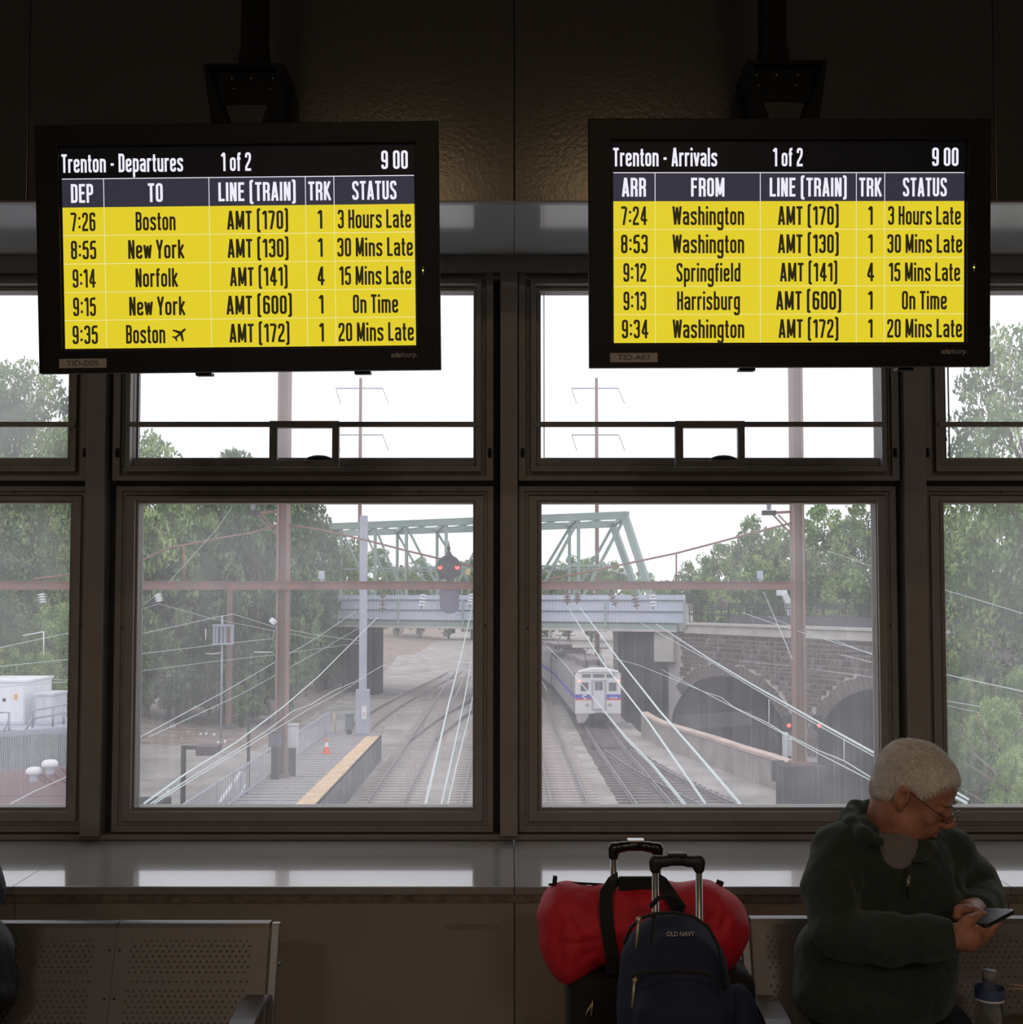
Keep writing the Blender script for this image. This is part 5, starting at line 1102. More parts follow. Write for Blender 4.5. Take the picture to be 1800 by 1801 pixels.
for a in ((-150,560,62,260,0,0),(-60,600,58,230,1,2),(25,588,66,190,0,0),(110,700,64,150,2,1),(60,860,60,170,2,0),(-30,1000,52,180,2,2),(110,1040,55,150,2,1),
          (170,700,80,170,1,2),(262,752,76,120,0,1),(330,830,84,170,2,0),(300,960,80,150,0,2),(410,778,84,150,1,0),(372,900,82,140,0,1),(455,850,78,140,2,2),(480,800,98,140,0,0),(540,862,98,130,1,2),(250,1070,75,150,2,0),(330,1090,76,110,2,2),(392,1080,78,120,2,0),
          (450,1050,80,120,2,2),(515,960,90,110,0,0),(575,905,108,120,2,1),(610,960,112,90,1,0),(560,1010,104,110,0,2),(505,1090,84,90,2,2),(180,1080,74,150,2,2),(75,1130,52,110,2,1),(0,1120,50,150,2,0),(430,1130,76,90,2,0),(20,760,60,200,1,0),(205,880,76,160,0,2),(560,1090,110,80,2,2),(620,1060,122,60,2,0)):
    tree(*a, LL, GL_)
GR_ = 'trees beyond the stone viaduct'; LR = 'tree behind the viaduct'
for a in ((1170,1010,150,90,2,1),(1215,985,145,90,0,0),(1265,950,140,100,1,1),(1330,903,132,120,0,0),(1385,905,128,110,2,1),(1300,990,126,130,2,1),(1370,1000,122,120,2,2),(1450,878,128,130,1,1),(1520,872,120,130,0,0),(1495,985,116,120,2,1),(1560,1000,112,120,2,2),(1600,850,118,160,1,1),(1440,1010,118,110,2,2),(1690,900,110,170,0,0),(1770,870,108,170,1,1),(1720,985,104,160,2,2),(1800,990,100,160,2,1),(1620,980,108,140,2,0),(1225,1020,135,90,2,2)):
    tree(*a, LR, GR_)
GF_ = 'far trees seen through the truss'; LF = 'hazy far tree'
for a in ((960,985,230,90,2,0),(1000,975,235,90,0,0),(1040,968,230,90,2,1),(1085,985,225,90,0,0),(1130,995,215,80,2,1),(700,985,240,80,2,0),(740,978,235,80,0,0),(790,972,240,90,2,0),(830,980,235,80,1,0),(880,975,240,90,0,0),(665,960,220,80,1,0)):
    tree(*a, LF, GF_)
_seen = {}
for o in COL.objects:
    if o.get('group') and o.get('category') in ('tree', 'bush'): _seen.setdefault(o['label'], []).append(o)
for k_, os_ in _seen.items():
    os_.sort(key=lambda o: o.location.y)
    if len(os_) in (2, 3):
        for o, w_ in zip(os_, ('nearer','farther') if len(os_) == 2 else ('nearest','second','farthest')): o['label'] = w_+' '+k_
tree(1815, 520, 62, 300, 1, 0, 'big overhanging tree at the right edge of the rightmost window')
for a, lab in (((1745,1205,36,130,2,1),'bright leafy bush low in the rightmost window, nearest'),((1702,1170,44,90,2,0),'taller leafy bush behind the nearest one in the rightmost window'),((1800,1150,40,120,0,0),'leafy bush at the right edge of the rightmost window'),((1715,1290,33,110,2,2),'dark leafy bush at the foot of the rightmost window'),((1790,1290,31,120,2,1),'lowest bush at the right edge beside the frame'),((1710,1118,60,70,1,2),'dark tree against the stone wall in the rightmost window')):
    tree(*a, lab)

# ================================================================== soft bodies: smooth distance fields turned into one closed surface
mat = _mat
class Field:
    def __init__(s, lo, hi, h):
        s.lo = np.array(lo, float); s.h = h; s.n = np.ceil((np.array(hi)-s.lo)/h).astype(int)+1
        ax = [s.lo[i]+h*np.arange(s.n[i]) for i in range(3)]; s.X, s.Y, s.Z = [a.astype(np.float32) for a in np.meshgrid(*ax, indexing='ij')]
        s.d = np.full(s.n, 9.0, np.float32)
    def box_(s, lo, hi, k):
        m = 2*k+.018; a = np.clip(((np.array(lo)-m-s.lo)/s.h).astype(int), 0, s.n-1); b = np.clip(((np.array(hi)+m-s.lo)/s.h).astype(int)+2, 1, s.n)
        return tuple(slice(int(i), int(j)) for i, j in zip(a, b))
    def _sm(s, d, k, mode, q):
        D = s.d[q]
        if mode == 'u': h = np.clip(.5+.5*(D-d)/k, 0, 1); s.d[q] = D*(1-h)+d*h-k*h*(1-h)
        else: h = np.clip(.5-.5*(D+d)/k, 0, 1); s.d[q] = D*(1-h)-d*h+k*h*(1-h)
        return s
    def XYZ(s, q, c): return np.stack([s.X[q]-c[0], s.Y[q]-c[1], s.Z[q]-c[2]], -1)
    def ell(s, c, r, R=None, k=.01, mode='u'):
        rr = np.array(r if R is None else [max(r)]*3); q_ = s.box_(np.array(c)-rr, np.array(c)+rr, k); P = s.XYZ(q_, c)
        if R is not None: P = P @ np.array(R, dtype=np.float32)       # columns of R are the local axes
        r = np.array(r, np.float32); q = np.linalg.norm(P/r, axis=-1); g = np.linalg.norm(P/(r*r), axis=-1)+1e-9
        return s._sm((q*(q-1)/g).astype(np.float32), k, mode, q_)
    def cap(s, a, b, ra, rb, k=.01, mode='u'):
        a = np.array(a, np.float32); b = np.array(b, np.float32); ba = b-a; R_ = max(ra, rb); q_ = s.box_(np.minimum(a, b)-R_, np.maximum(a, b)+R_, k); P = s.XYZ(q_, a)
        t = np.clip((P@ba)/(ba@ba), 0, 1); d = np.linalg.norm(P-t[..., None]*ba, axis=-1)-(ra+(rb-ra)*t)
        return s._sm(d, k, mode, q_)
    def chain(s, pts, rs, k=.01, mode='u'):
        for i in range(len(pts)-1): s.cap(pts[i], pts[i+1], rs[i], rs[i+1], k, mode)
        return s
    def rbox(s, c, hs, r, R=None, k=.01, mode='u'):
        rr = np.array(hs) if R is None else np.full(3, np.linalg.norm(hs)); q_ = s.box_(np.array(c)-rr, np.array(c)+rr, k); P = s.XYZ(q_, c)
        if R is not None: P = P @ np.array(R, dtype=np.float32)
        q = np.abs(P)-(np.array(hs)-r); d = np.linalg.norm(np.maximum(q, 0), axis=-1)+np.minimum(q.max(-1), 0)-r
        return s._sm(d.astype(np.float32), k, mode, q_)
    def noise(s, amp, f, seed=0, stretch=(1,1,1)):
        r = np.random.default_rng(seed); n = 0
        for o in range(7):
            v = r.normal(size=3); v = v/np.linalg.norm(v)*f*(1+.5*o)*np.array(stretch); ph = r.uniform(0, 6.28); w = r.normal(size=3)*f*.4
            n = n+np.sin(s.X*v[0]+s.Y*v[1]+s.Z*v[2]+ph+1.6*np.sin(s.X*w[0]+s.Y*w[1]+s.Z*w[2]))/(1+.5*o)
        s.d = s.d+(n*amp/2.5).astype(np.float32); return s
    def crease(s, a, b, depth, width):
        a = np.array(a, np.float32); b = np.array(b, np.float32); ba = b-a; q_ = s.box_(np.minimum(a, b)-2.5*width, np.maximum(a, b)+2.5*width, 0); P = s.XYZ(q_, a)
        t = np.clip((P@ba)/(ba@ba), 0, 1); q = np.linalg.norm(P-t[..., None]*ba, axis=-1)
        s.d[q_] = s.d[q_]+depth*np.exp(-(q/width)**2)*np.sin(np.pi*np.clip(t, .04, .96)); return s
    def cut(s, p, n, k=.004):       # remove what lies on the n side of a plane
        n = np.array(n, float); n = n/np.linalg.norm(n); d = (s.X-p[0])*n[0]+(s.Y-p[1])*n[1]+(s.Z-p[2])*n[2]
        s.d = np.maximum(s.d, d.astype(np.float32)); return s
    def surface(s):
        D = s.d.copy(); D[0] = D[-1] = 1; D[:,0] = D[:,-1] = 1; D[:,:,0] = D[:,:,-1] = 1
        nx, ny, nz = D.shape; sg = D < 0
        c = np.zeros((nx-1, ny-1, nz-1), np.int8)
        for i in (0,1):
            for j in (0,1):
                for k in (0,1): c += sg[i:nx-1+i, j:ny-1+j, k:nz-1+k]
        act = (c > 0) & (c < 8); idx = np.full(act.shape, -1, np.int64); ijk = np.argwhere(act); idx[act] = np.arange(len(ijk))
        acc = np.zeros((len(ijk), 3)); cnt = np.zeros(len(ijk)); C8 = [(0,0,0),(1,0,0),(0,1,0),(1,1,0),(0,0,1),(1,0,1),(0,1,1),(1,1,1)]
        for a in range(8):
            for b in range(a+1, 8):
                pa, pb = np.array(C8[a]), np.array(C8[b])
                if np.abs(pa-pb).sum() != 1: continue
                A = D[tuple((ijk+pa).T)]; B = D[tuple((ijk+pb).T)]; m = (A < 0) != (B < 0); t = np.where(m, A/(A-B+1e-12), 0)
                acc += np.where(m[:, None], pa+t[:, None]*(pb-pa), 0); cnt += m
        V = s.lo+(ijk+acc/cnt[:, None])*s.h; Q = []
        for ax in range(3):
            sl0 = [slice(None)]*3; sl1 = [slice(None)]*3; sl0[ax] = slice(0, -1); sl1[ax] = slice(1, None)
            A = sg[tuple(sl0)]; B = sg[tuple(sl1)]; e = np.argwhere(A != B); o1, o2 = [(1,2),(2,0),(0,1)][ax]
            ok = (e[:, o1] > 0) & (e[:, o2] > 0) & (e[:, o1] < D.shape[o1]-1) & (e[:, o2] < D.shape[o2]-1); e = e[ok]
            def at(d1, d2): q = e.copy(); q[:, o1] += d1; q[:, o2] += d2; return idx[tuple(q.T)]
            f = np.stack([at(-1,-1), at(0,-1), at(0,0), at(-1,0)], 1); flip = ~A[tuple(e.T)]; f[flip] = f[flip][:, ::-1]; Q.append(f)
        return V, np.concatenate(Q)
    def build(s, name, m, parent=None, relax=1):
        V, Q = s.surface()
        for _ in range(relax):
            acc = np.zeros_like(V); cnt = np.zeros(len(V))
            for a, b in ((0,1),(1,2),(2,3),(3,0)):
                np.add.at(acc, Q[:, a], V[Q[:, b]]); np.add.at(acc, Q[:, b], V[Q[:, a]]); np.add.at(cnt, Q[:, a], 1); np.add.at(cnt, Q[:, b], 1)
            V = V*.5+.5*acc/cnt[:, None]
        me = bpy.data.meshes.new(name); n = len(Q); me.vertices.add(len(V)); me.vertices.foreach_set('co', V.astype(np.float32).ravel())
        me.loops.add(4*n); me.loops.foreach_set('vertex_index', Q.astype(np.int32).ravel()); me.polygons.add(n)
        me.polygons.foreach_set('loop_start', np.arange(0, 4*n, 4, dtype=np.int32)); me.polygons.foreach_set('loop_total', np.full(n, 4, dtype=np.int32))
        me.polygons.foreach_set('use_smooth', np.ones(n, bool)); me.update(calc_edges=True); me.materials.append(m)
        o = link(name, me)
        return put(o, parent) if parent else o

# ================================================================== perforated steel benches
M_perf = mat('perforated_steel_bench', (.14,.128,.12), .42, .35, .06, 8); M_perf2 = mat('brushed_bench_frame', (.17,.165,.165), .35, .5, .06, 8)
def perf_panel(x0, x1, z0, z1, y_at, parent, px=.0155, pz=.0114):
    """a bent sheet with real holes: rows in groups of seven, single rows between"""
    b = MB(); th = .0028; r = .0030
    rows = []; z = z1-.028; k = 0
    while z > z0+.02:
        for _ in range(7): rows.append(z); z -= pz
        z -= pz*.75; rows.append(z); z -= pz*1.75
    V = []; Fc = []
    def P(x, z): return (x, y_at(z), z)
    edges = [z1]
    for zr in rows:
        if zr < z0+.012: break
        edges += [zr+pz*.42, zr-pz*.42]
    edges.append(z0)
    xi0, xi1 = x0+.035, x1-.035; n = int((xi1-xi0)/px)
    for i in range(0, len(edges)-1):
        za, zb = edges[i], edges[i+1]
        if i % 2 == 0:
            if za-zb > 1e-5: b.add([P(x0,za),P(x1,za),P(x1,zb),P(x0,zb)], [(0,3,2,1)])
            continue
        b.add([P(x0,za),P(xi0,za),P(xi0,zb),P(x0,zb)], [(0,3,2,1)]); odd = (i//2) % 2; zc = (za+zb)/2; xl = xi0
        for k in range(n):
            c = xi0+px*(k+.25+.5*odd); xr = min(c+px*.5, xi1) if k < n-1 else xi1
            if c+r > xi1: break
            o8 = [P(xl,za),P((xl+xr)/2,za),P(xr,za),P(xr,zc),P(xr,zb),P((xl+xr)/2,zb),P(xl,zb),P(xl,zc)]
            i8 = [P(c+r*math.cos(a), zc+r*math.sin(a)) for a in [math.radians(t) for t in (135,90,45,0,-45,-90,-135,180)]]
            b.add(o8+i8, [(q, 8+q, 8+(q+1)%8, (q+1)%8) for q in range(8)]); xl = xr
        b.add([P(xl,za),P(x1,za),P(x1,zb),P(xl,zb)], [(0,3,2,1)])
    return put(b.build('back_panel', M_perf), parent)
def bench(Yt, seams, z1, label, ends):
    """Yt: distance of the top edge of the backrest; seams: x of the panel joints"""
    e = empty('perforated_bench', ((seams[0]+seams[-1])/2, Yt-.25, 0), label=label, cat='bench'); z0 = .50
    ya = lambda z: Yt-.02-.10*max(0, (z1-z)/(z1-z0))-.05*max(0,(z1-z)/(z1-z0)-.75)
    for a, b in zip(seams, seams[1:]):
        perf_panel(a+.001, b-.001, z0, z1-.012, ya, e)
        put(MB().prism([(Yt-.024, z1-.012), (Yt-.018, z1-.002), (Yt-.008, z1), (Yt+.012, z1-.002), (Yt+.014, z1-.014)], a+.001, b-.001, 'x').build('rolled_edge', M_perf2), e)
        put(MB().box(a+.002, b-.002, Yt-.62, Yt-.16, .455, .470).build('seat_panel', M_perf, bevel=.004), e)
    for s in seams[1:-1]:
        for zz in (z1-.06, z1-.165): 
            for dx in (-.012, .012): put(MB().ball((s+dx, ya(zz)-.002, zz), (.0028,.002,.0028), 8, 5).build('rivet', M_dark), e)
    put(MB().box(seams[0], seams[-1], Yt-.42, Yt-.34, .40, .454).build('seat_beam', M_perf2), e)
    for x, s in ends:
        put(MB().prism([(Yt-.012, z1-.004), (Yt+.006, z1-.004), (Yt-.10, .42), (Yt-.135, .42)], x, x+s*.020, 'x').build('end_frame', M_perf2, bevel=.002), e)
        put(MB().box(x, x+s*.022, Yt-.022, Yt+.004, z1-.105, z1-.100).build('frame_joint', M_dark), e)
        arm = [(Yt-.07, .648), (Yt-.14, .655), (Yt-.24, .650), (Yt-.34, .625), (Yt-.42, .56), (Yt-.44, .47)]
        m = MB(); x0, x1 = x-s*.045, x+s*.012
        V = []; 
        for k, (y, z) in enumerate(arm):
            V += [(x0, y, z), (x1, y, z), (x1, y+.004, z-.010), (x0, y+.004, z-.010)]
        m.add(V, [(4*k+i, 4*k+(i+1)%4, 4*k+4+(i+1)%4, 4*k+4+i) for k in range(len(arm)-1) for i in range(4)]+[(0,1,2,3),(4*len(arm)-1,4*len(arm)-2,4*len(arm)-3,4*len(arm)-4)])
        put(m.build('armrest', M_perf2), e)
        put(MB().box(x-.02, x+.02, Yt-.41, Yt-.35, .02, .40).box(x-.02, x+.02, Yt-.60, Yt-.15, .001, .02).build('leg', M_perf2), e)
    return e
zb1 = WZ(1619, 2.98); L_ = [WX(-430,2.98,1620), WX(-60,2.98,1620), WX(212,2.98,1620), WX(478,2.98,1620)]
bench(2.98, L_, zb1, 'perforated steel bench on the left, below the sill', [(L_[-1]+.002, 1), (L_[0]-.002, -1)])
R_b = [WX(1317,2.98,1612), WX(1588,2.98,1612), WX(1862,2.98,1612), WX(2130,2.98,1612)]
bench(2.98, R_b, WZ(1611,2.98), 'perforated steel bench on the right that the man sits on', [(R_b[0]-.002, -1), (R_b[-1]+.002, 1)])

# ================================================================== luggage
M_redf = mat('red_duffel_fabric', (.62,.010,.030), .6, 0, .12, 20, .25, 500); M_blk = mat('black_webbing', (.012,.012,.014), .8, 0, .1, 60, .3, 700); M_case2 = mat('black_suitcase_fabric', (.008,.008,.009), .85, 0, .1, 60, .2, 600)
M_navy = mat('navy_backpack_fabric', (.010,.016,.052), .8, 0, .12, 30, .25, 600); M_blkp = mat('glossy_black_plastic', (.01,.01,.01), .15); M_blkm = mat('matt_black_plastic', (.014,.014,.015), .5); M_tube = mat('telescopic_tube_metal', (.45,.46,.46), .3, .8); M_zip = mat('brass_zip_pull', (.55,.48,.38), .3, .8)
YS = 2.86
sc_ = empty('black_suitcase', (WX(1160,YS,1700), YS, 0), label='black upright suitcase standing under the red duffel bag', cat='suitcase')
x0, x1 = WX(997,YS,1760), WX(1318,YS,1760); zt_ = WZ(1690,YS)
f = Field((x0-.02,YS-.13,.03), (x1+.02,YS+.13,zt_+.02), .009); f.rbox(((x0+x1)/2, YS, (zt_+.06)/2), ((x1-x0)/2, .11, (zt_-.06)/2), .035); f.noise(.0015, 30, 2); f.build('body', M_case2, sc_)
put(MB().box(x0+.04,x1-.04,YS-.125,YS-.112,.15,zt_-.12).build('front_pocket', M_case2, bevel=.006), sc_)
for x in (x0+.05, x1-.05): put(MB().prism([(.035*math.cos(i*math.pi/8)+YS, .035*math.sin(i*math.pi/8)+.036) for i in range(16)], x-.012, x+.012, 'x').build('wheel', M_blkm), sc_)
p_ = W(1043,1762,YS-.127); put(MB().tube([p_, p_+Vector((-.012,-.002,-.02)), p_+Vector((-.016,-.002,-.028))], .0022, 6).tube([p_+Vector((0,0,.003)), p_+Vector((-.004,-.003,-.03))], .0022, 6).build('zip_pull', M_zip), sc_)
def handle(par, xa, xb, ztop, zgrip, zlow, Y, m_, glossy, tr=.0085):
    put(MB().tube([(xa,Y,zlow),(xa,Y,zgrip)], tr, 10).build('telescopic_tube', M_tube), par); put(MB().tube([(xb,Y,zlow),(xb,Y,zgrip)], tr, 10).build('telescopic_tube', M_tube), par)
    f = Field((xa-.04,Y-.035,zgrip-.02), (xb+.04,Y+.035,ztop+.02), .0035); xm = (xa+xb)/2
    f.chain([(xa,Y,zgrip),(xa,Y,zgrip+(ztop-zgrip)*.5),(xa+.022,Y,ztop-.014),(xm,Y,ztop-.010),(xb-.022,Y,ztop-.014),(xb,Y,zgrip+(ztop-zgrip)*.5),(xb,Y,zgrip)], [.0125,.0125,.0115,.0125,.0115,.0125,.0125], .006)
    f.build('grip', m_, par)
    put(MB().box(xm-.02,xm+.02,Y-.014,Y+.012,ztop-.002,ztop+.005).build('release_button', M_tube if glossy else m_, bevel=.002), par)
handle(sc_, WX(1081,YS,1520), WX(1159,YS,1520), WZ(1482,YS), WZ(1508,YS), zt_-.05, YS+.02, M_blkp, True)
# duffel
du = empty('red_duffel_bag', (WX(1125,2.85,1640), 2.85, zt_), label='red duffel bag with black straps lying on the black suitcase', cat='bag')
def D_(px, py, y=2.83): return W(px, py, y)
c0, c1 = D_(985,1640), D_(1268,1632)
f = Field((D_(935,1640).x, 2.66, D_(960,1740).z), (D_(1318,1640).x, 3.0, D_(960,1535).z), .0048)
f.cap(D_(1015,1630), D_(1250,1630), .090, .092, .03); f.ell(D_(1130,1612), (.13,.085,.085), k=.03)
f.ell(D_(1003,1642), (.060,.092,.108), k=.03); f.ell(D_(1005,1678), (.055,.085,.062), k=.03); f.ell(D_(985,1600), (.035,.075,.055), k=.03)
f.ell(D_(1248,1625), (.055,.095,.095), k=.03); f.ell(D_(1262,1645), (.036,.08,.085), k=.03); f.ell(D_(1236,1586), (.045,.07,.046), k=.03)
f.noise(.005, 22, 5, (1,1,1.4)); f.noise(.002, 60, 6)
for a, b, dp, wd in (((1020,1560),(1058,1600),.007,.008),((985,1570),(1030,1640),.007,.010),((1000,1575),(975,1650),.006,.009),((1075,1560),(1040,1620),.005,.010),((965,1590),(990,1700),.006,.010),((975,1660),(1060,1655),.005,.009),((1140,1565),(1190,1580),.006,.008),((1200,1575),(1160,1595),.005,.008),((1270,1580),(1225,1620),.006,.010),((1285,1600),(1250,1660),.006,.010),((1010,1690),(1060,1670),.005,.012)):
    A = np.array(D_(*a, 2.745)); B = np.array(D_(*b, 2.745)); f.crease(A, B, dp*1.6, wd*1.1)
f.cut((0,0,zt_+.0), (0,0,-1)) if False else None
f.build('body', M_redf, du)
put(MB().tube([D_(965,1556,2.83),D_(1010,1553,2.83),D_(1100,1558,2.83),D_(1180,1563,2.83),D_(1230,1556,2.83),D_(1262,1560,2.83)], .003, 6).build('top_zip', M_blk), du)
for a, b in (((975,1560),(977,1541)),((1262,1565),(1268,1549))): put(MB().bar(D_(*a), D_(*b), .010, .016).build('zip_tab', M_blk, bevel=.001), du)
def strap(pts, w, name, par, m_, th=.003):
    pts = [Vector(p) for p in pts]; b = MB(); V = []
    for i, p in enumerate(pts):
        d = (pts[min(i+1,len(pts)-1)]-pts[max(i-1,0)]).normalized(); side = d.cross(Vector((0,-1,0)))
        if side.length < .2: side = Vector((1,0,0))
        side.normalize(); n = side.cross(d).normalized()
        V += [p-side*w/2-n*th/2, p+side*w/2-n*th/2, p+side*w/2+n*th/2, p-side*w/2+n*th/2]
    b.add(V, [(4*k+i, 4*k+(i+1)%4, 4*k+4+(i+1)%4, 4*k+4+i) for k in range(len(pts)-1) for i in range(4)]+[(0,3,2,1),(4*len(pts)-4,4*len(pts)-3,4*len(pts)-2,4*len(pts)-1)])
    return put(b.build(name, m_), par)
strap([D_(1087,1545,2.80), D_(1077,1553,2.765), D_(1067,1570,2.742), D_(1066,1600,2.733), D_(1070,1640,2.730), D_(1076,1680,2.734), D_(1078,1712,2.748)], .030, 'front_strap', du, M_blk)
strap([D_(1152,1545,2.80), D_(1165,1553,2.77), D_(1178,1572,2.748), D_(1190,1592,2.738), D_(1196,1640,2.732), D_(1198,1690,2.738)], .030, 'front_strap', du, M_blk)
put(MB().box(D_(1086,1545).x, D_(1156,1545).x, 2.785, 2.80, D_(1086,1560).z, D_(1086,1535).z).build('strap_wrap', M_blk, bevel=.004), du)
# rolling backpack
YB_ = 2.56
bp = empty('blue_rolling_backpack', (WX(1187,YB_,1700), YB_, 0), label='navy blue rolling backpack standing in front of the red duffel', cat='backpack')
def K(px, py, y=YB_): return W(px, py, y)
f = Field((K(1070,1700).x, YB_-.16, .04), (K(1345,1700).x, YB_+.14, K(1180,1575).z), .0055)
f.rbox((K(1187,1700).x, YB_, .43), (.120,.082,.36), .07, k=.02); f.ell((K(1184,1660).x, YB_, .80), (.116,.080,.135), k=.05)
f.ell((K(1190,1700).x, YB_-.055, .78), (.095,.055,.13), k=.03); f.rbox((K(1190,1780).x, YB_-.075, .60), (.098,.058,.20), .045, k=.02)
f.ell((K(1305,1790).x, YB_+.02, .66), (.045,.06,.12), k=.02)
f.noise(.003, 26, 8); f.noise(.001, 70, 9)
for a, b, dp, wd in (((1115,1700),(1255,1700),.006,.006),((1110,1640),(1098,1720),.004,.006),((1240,1640),(1262,1720),.004,.006)): f.crease(np.array(K(*a, YB_-.11)), np.array(K(*b, YB_-.11)), dp, wd)
f.build('body', M_navy, bp)
def on_front(pts, y): return [K(x, yy, y_) for (x, yy), y_ in zip(pts, y if hasattr(y, '__len__') else [y]*len(pts))]
zp = on_front([(1098,1660),(1110,1632),(1128,1615),(1150,1607),(1185,1605),(1220,1612),(1246,1630),(1262,1660),(1272,1700),(1276,1740)], [YB_-.08,YB_-.09,YB_-.088,YB_-.08,YB_-.075,YB_-.08,YB_-.088,YB_-.09,YB_-.09,YB_-.09])
put(MB().tube(zp, .0035, 6).build('main_zip', M_blk), bp)
put(MB().tube(on_front([(1112,1720),(1118,1712),(1150,1708),(1190,1707),(1235,1709),(1258,1716),(1264,1740)], YB_-.128), .003, 6).build('pocket_zip', M_blk), bp)
for px, py in ((1124,1618),(1117,1723),(1150,1610)): c = K(px, py, YB_-.115); put(MB().ball(c, (.006,.005,.007), 10, 6).tube([c, c+Vector((-.004,-.004,-.03)), c+Vector((-.006,-.002,-.055))], .003, 6).build('zip_pull', M_zip if px != 1150 else M_blk), bp)
put(MB().tube([K(1144,1595,YB_), K(1158,1580,YB_), K(1178,1574,YB_), K(1195,1582,YB_), K(1204,1597,YB_)], .0052, 8).build('carry_loop', M_blk), bp)
_t = font_obj('lettering', 'OLD NAVY', .013, mat('pale_embroidery', (.5,.46,.46), .7), bp, K(1161,1645).x, K(1208,1645).x, YB_-.112, K(1161,1646,YB_-.11).z, bold=.0002); _t.matrix_parent_inverse = bp.matrix_basis.inverted()
handle(bp, WX(1153,YB_+.05,1550), WX(1230,YB_+.05,1550), WZ(1503,YB_+.05), WZ(1527,YB_+.05), .40, YB_+.05, M_blkm, False, .0075)
for x in (K(1110,1700).x, K(1262,1700).x): put(MB().prism([(.03*math.cos(i*math.pi/8)+YB_+.03, .03*math.sin(i*math.pi/8)+.031) for i in range(16)], x-.012, x+.012, 'x').build('wheel', M_blkm), bp)
put(MB().box(K(1112,1700).x, K(1262,1700).x, YB_-.02, YB_+.07, .05, .13).build('wheel_housing', M_blkm, bevel=.01), bp)
strap([K(1296,1745,YB_+.03), K(1312,1775,YB_+.03), K(1325,1801,YB_+.03), K(1330,1850,YB_+.02)], .03, 'side_strap', bp, M_blk)

# ================================================================== bottle, chopsticks, bowl on the bench
M_pet = bpy.data.materials.new('clear_plastic'); M_pet.use_nodes = True; b_ = M_pet.node_tree.nodes['Principled BSDF']; b_.inputs['Transmission Weight'].default_value = .95; b_.inputs['Roughness'].default_value = .08; b_.inputs['IOR'].default_value = 1.2; b_.inputs['Base Color'].default_value = (.9,.93,.96,1)
q = W(1742, 1801, 2.70); zbs = .4702; ztp = WZ(1707, 2.70); H_ = ztp-zbs
bt = empty('water_bottle', (q.x, 2.70, zbs), label='clear plastic water bottle with blue and white label on the bench', cat='bottle')
put(MB().lathe((q.x,2.70,zbs), [(0,.0),(.027,.001),(.031,.008),(.029,H_*.12),(.031,H_*.16),(.029,H_*.22),(.031,H_*.26),(.029,H_*.32),(.031,H_*.36),(.0305,H_*.66),(.029,H_*.72),(.021,H_*.82),(.013,H_*.90),(.0125,H_*.94),(0.0,H_*.94)], 28).build('body', M_pet), bt)
put(MB().lathe((q.x,2.70,zbs), [(0,H_*.93),(.0155,H_*.93),(.0155,H_),(0,H_)], 24).build('cap', mat('white_bottle_cap', (.22,.22,.22), .5)), bt)
zl0, zl1 = WZ(1766,2.67), WZ(1744,2.67)
lb = put(MB().lathe((q.x,2.70,0), [(.0316,zl0),(.0316,zl1)], 28).build('label_band', mat('blue_bottle_label', (.06,.09,.20), .35)), bt)
put(MB().lathe((q.x,2.70,0), [(.0319,zl0+.001),(.0319,zl0+.005)], 28).build('white_stripe', M_white), bt)
bw = W(1800, 1790, 2.76); bo = empty('takeaway_bowl', (bw.x, 2.76, zbs), label='brown takeaway bowl at the right edge behind the bottle', cat='bowl')
put(MB().lathe((bw.x+.03,2.76,zbs), [(0,0),(.045,.002),(.07,.10),(.075,.16),(.073,.16),(.066,.10),(.04,.01),(0,.01)], 28).build('shell', mat('brown_card', (.10,.07,.05), .8)), bo)
for dz, lab in ((0,'upper of two thin wooden chopsticks at the right edge'),(8,'lower of two thin wooden chopsticks at the right edge')):
    a = W(1774, 1731+dz, 2.74); b = W(1830, 1737+dz*.3, 2.74); o = MB().tube([a, b], [.0014,.0022], 6).build('chopstick', mat('pale_wood', (.5,.33,.2), .6)); tag(o, lab, 'chopstick')
# ================================================================== the seated man
M_skin = mat('weathered_skin', (.40,.175,.115), .5, 0, .22, 35, .25, 260); M_hair = mat('white_grey_hair', (.82,.76,.71), .6, 0, .22, 160, .5, 500)
M_sw = mat('dark_green_fleece', (.030,.041,.034), .95, 0, .15, 40, .35, 900); _b = M_sw.node_tree.nodes['Principled BSDF']; _b.inputs['Sheen Weight'].default_value = .35; _b.inputs['Sheen Roughness'].default_value = .35; _b.inputs['Sheen Tint'].default_value = (.5,.6,.52,1); M_tee = mat('grey_tee_shirt', (.16,.15,.15), .9, 0, .1, 60); M_tr_ = mat('black_trousers', (.008,.008,.009), .9)
M_shoe = mat('black_leather_shoe', (.015,.013,.012), .4); M_gl = mat('thin_glasses_metal', (.02,.018,.015), .3, .5); M_eye = mat('eye_white', (.5,.47,.45), .3); M_lash = mat('brow_hair', (.35,.30,.27), .8)
M_lens = bpy.data.materials.new('spectacle_lens'); M_lens.use_nodes = True; b_ = M_lens.node_tree.nodes['Principled BSDF']; b_.inputs['Transmission Weight'].default_value = 1; b_.inputs['Roughness'].default_value = .02; b_.inputs['IOR'].default_value = 1.15
man = empty('person', (W(1540,1800,2.8).x, 2.75, .47), label='white-haired person in glasses and dark green fleece sitting and looking at a phone', cat='person')
YAW, PIT = math.radians(58), math.radians(26)
ca, sa, cp, sp_ = math.cos(YAW), math.sin(YAW), math.cos(PIT), math.sin(PIT)
fw = Vector((sa*cp, -ca*cp, -sp_)); up = Vector((sa*sp_, -ca*sp_, cp)); rt = fw.cross(up)
HC = W(1606, 1397, 2.80); HS = .915
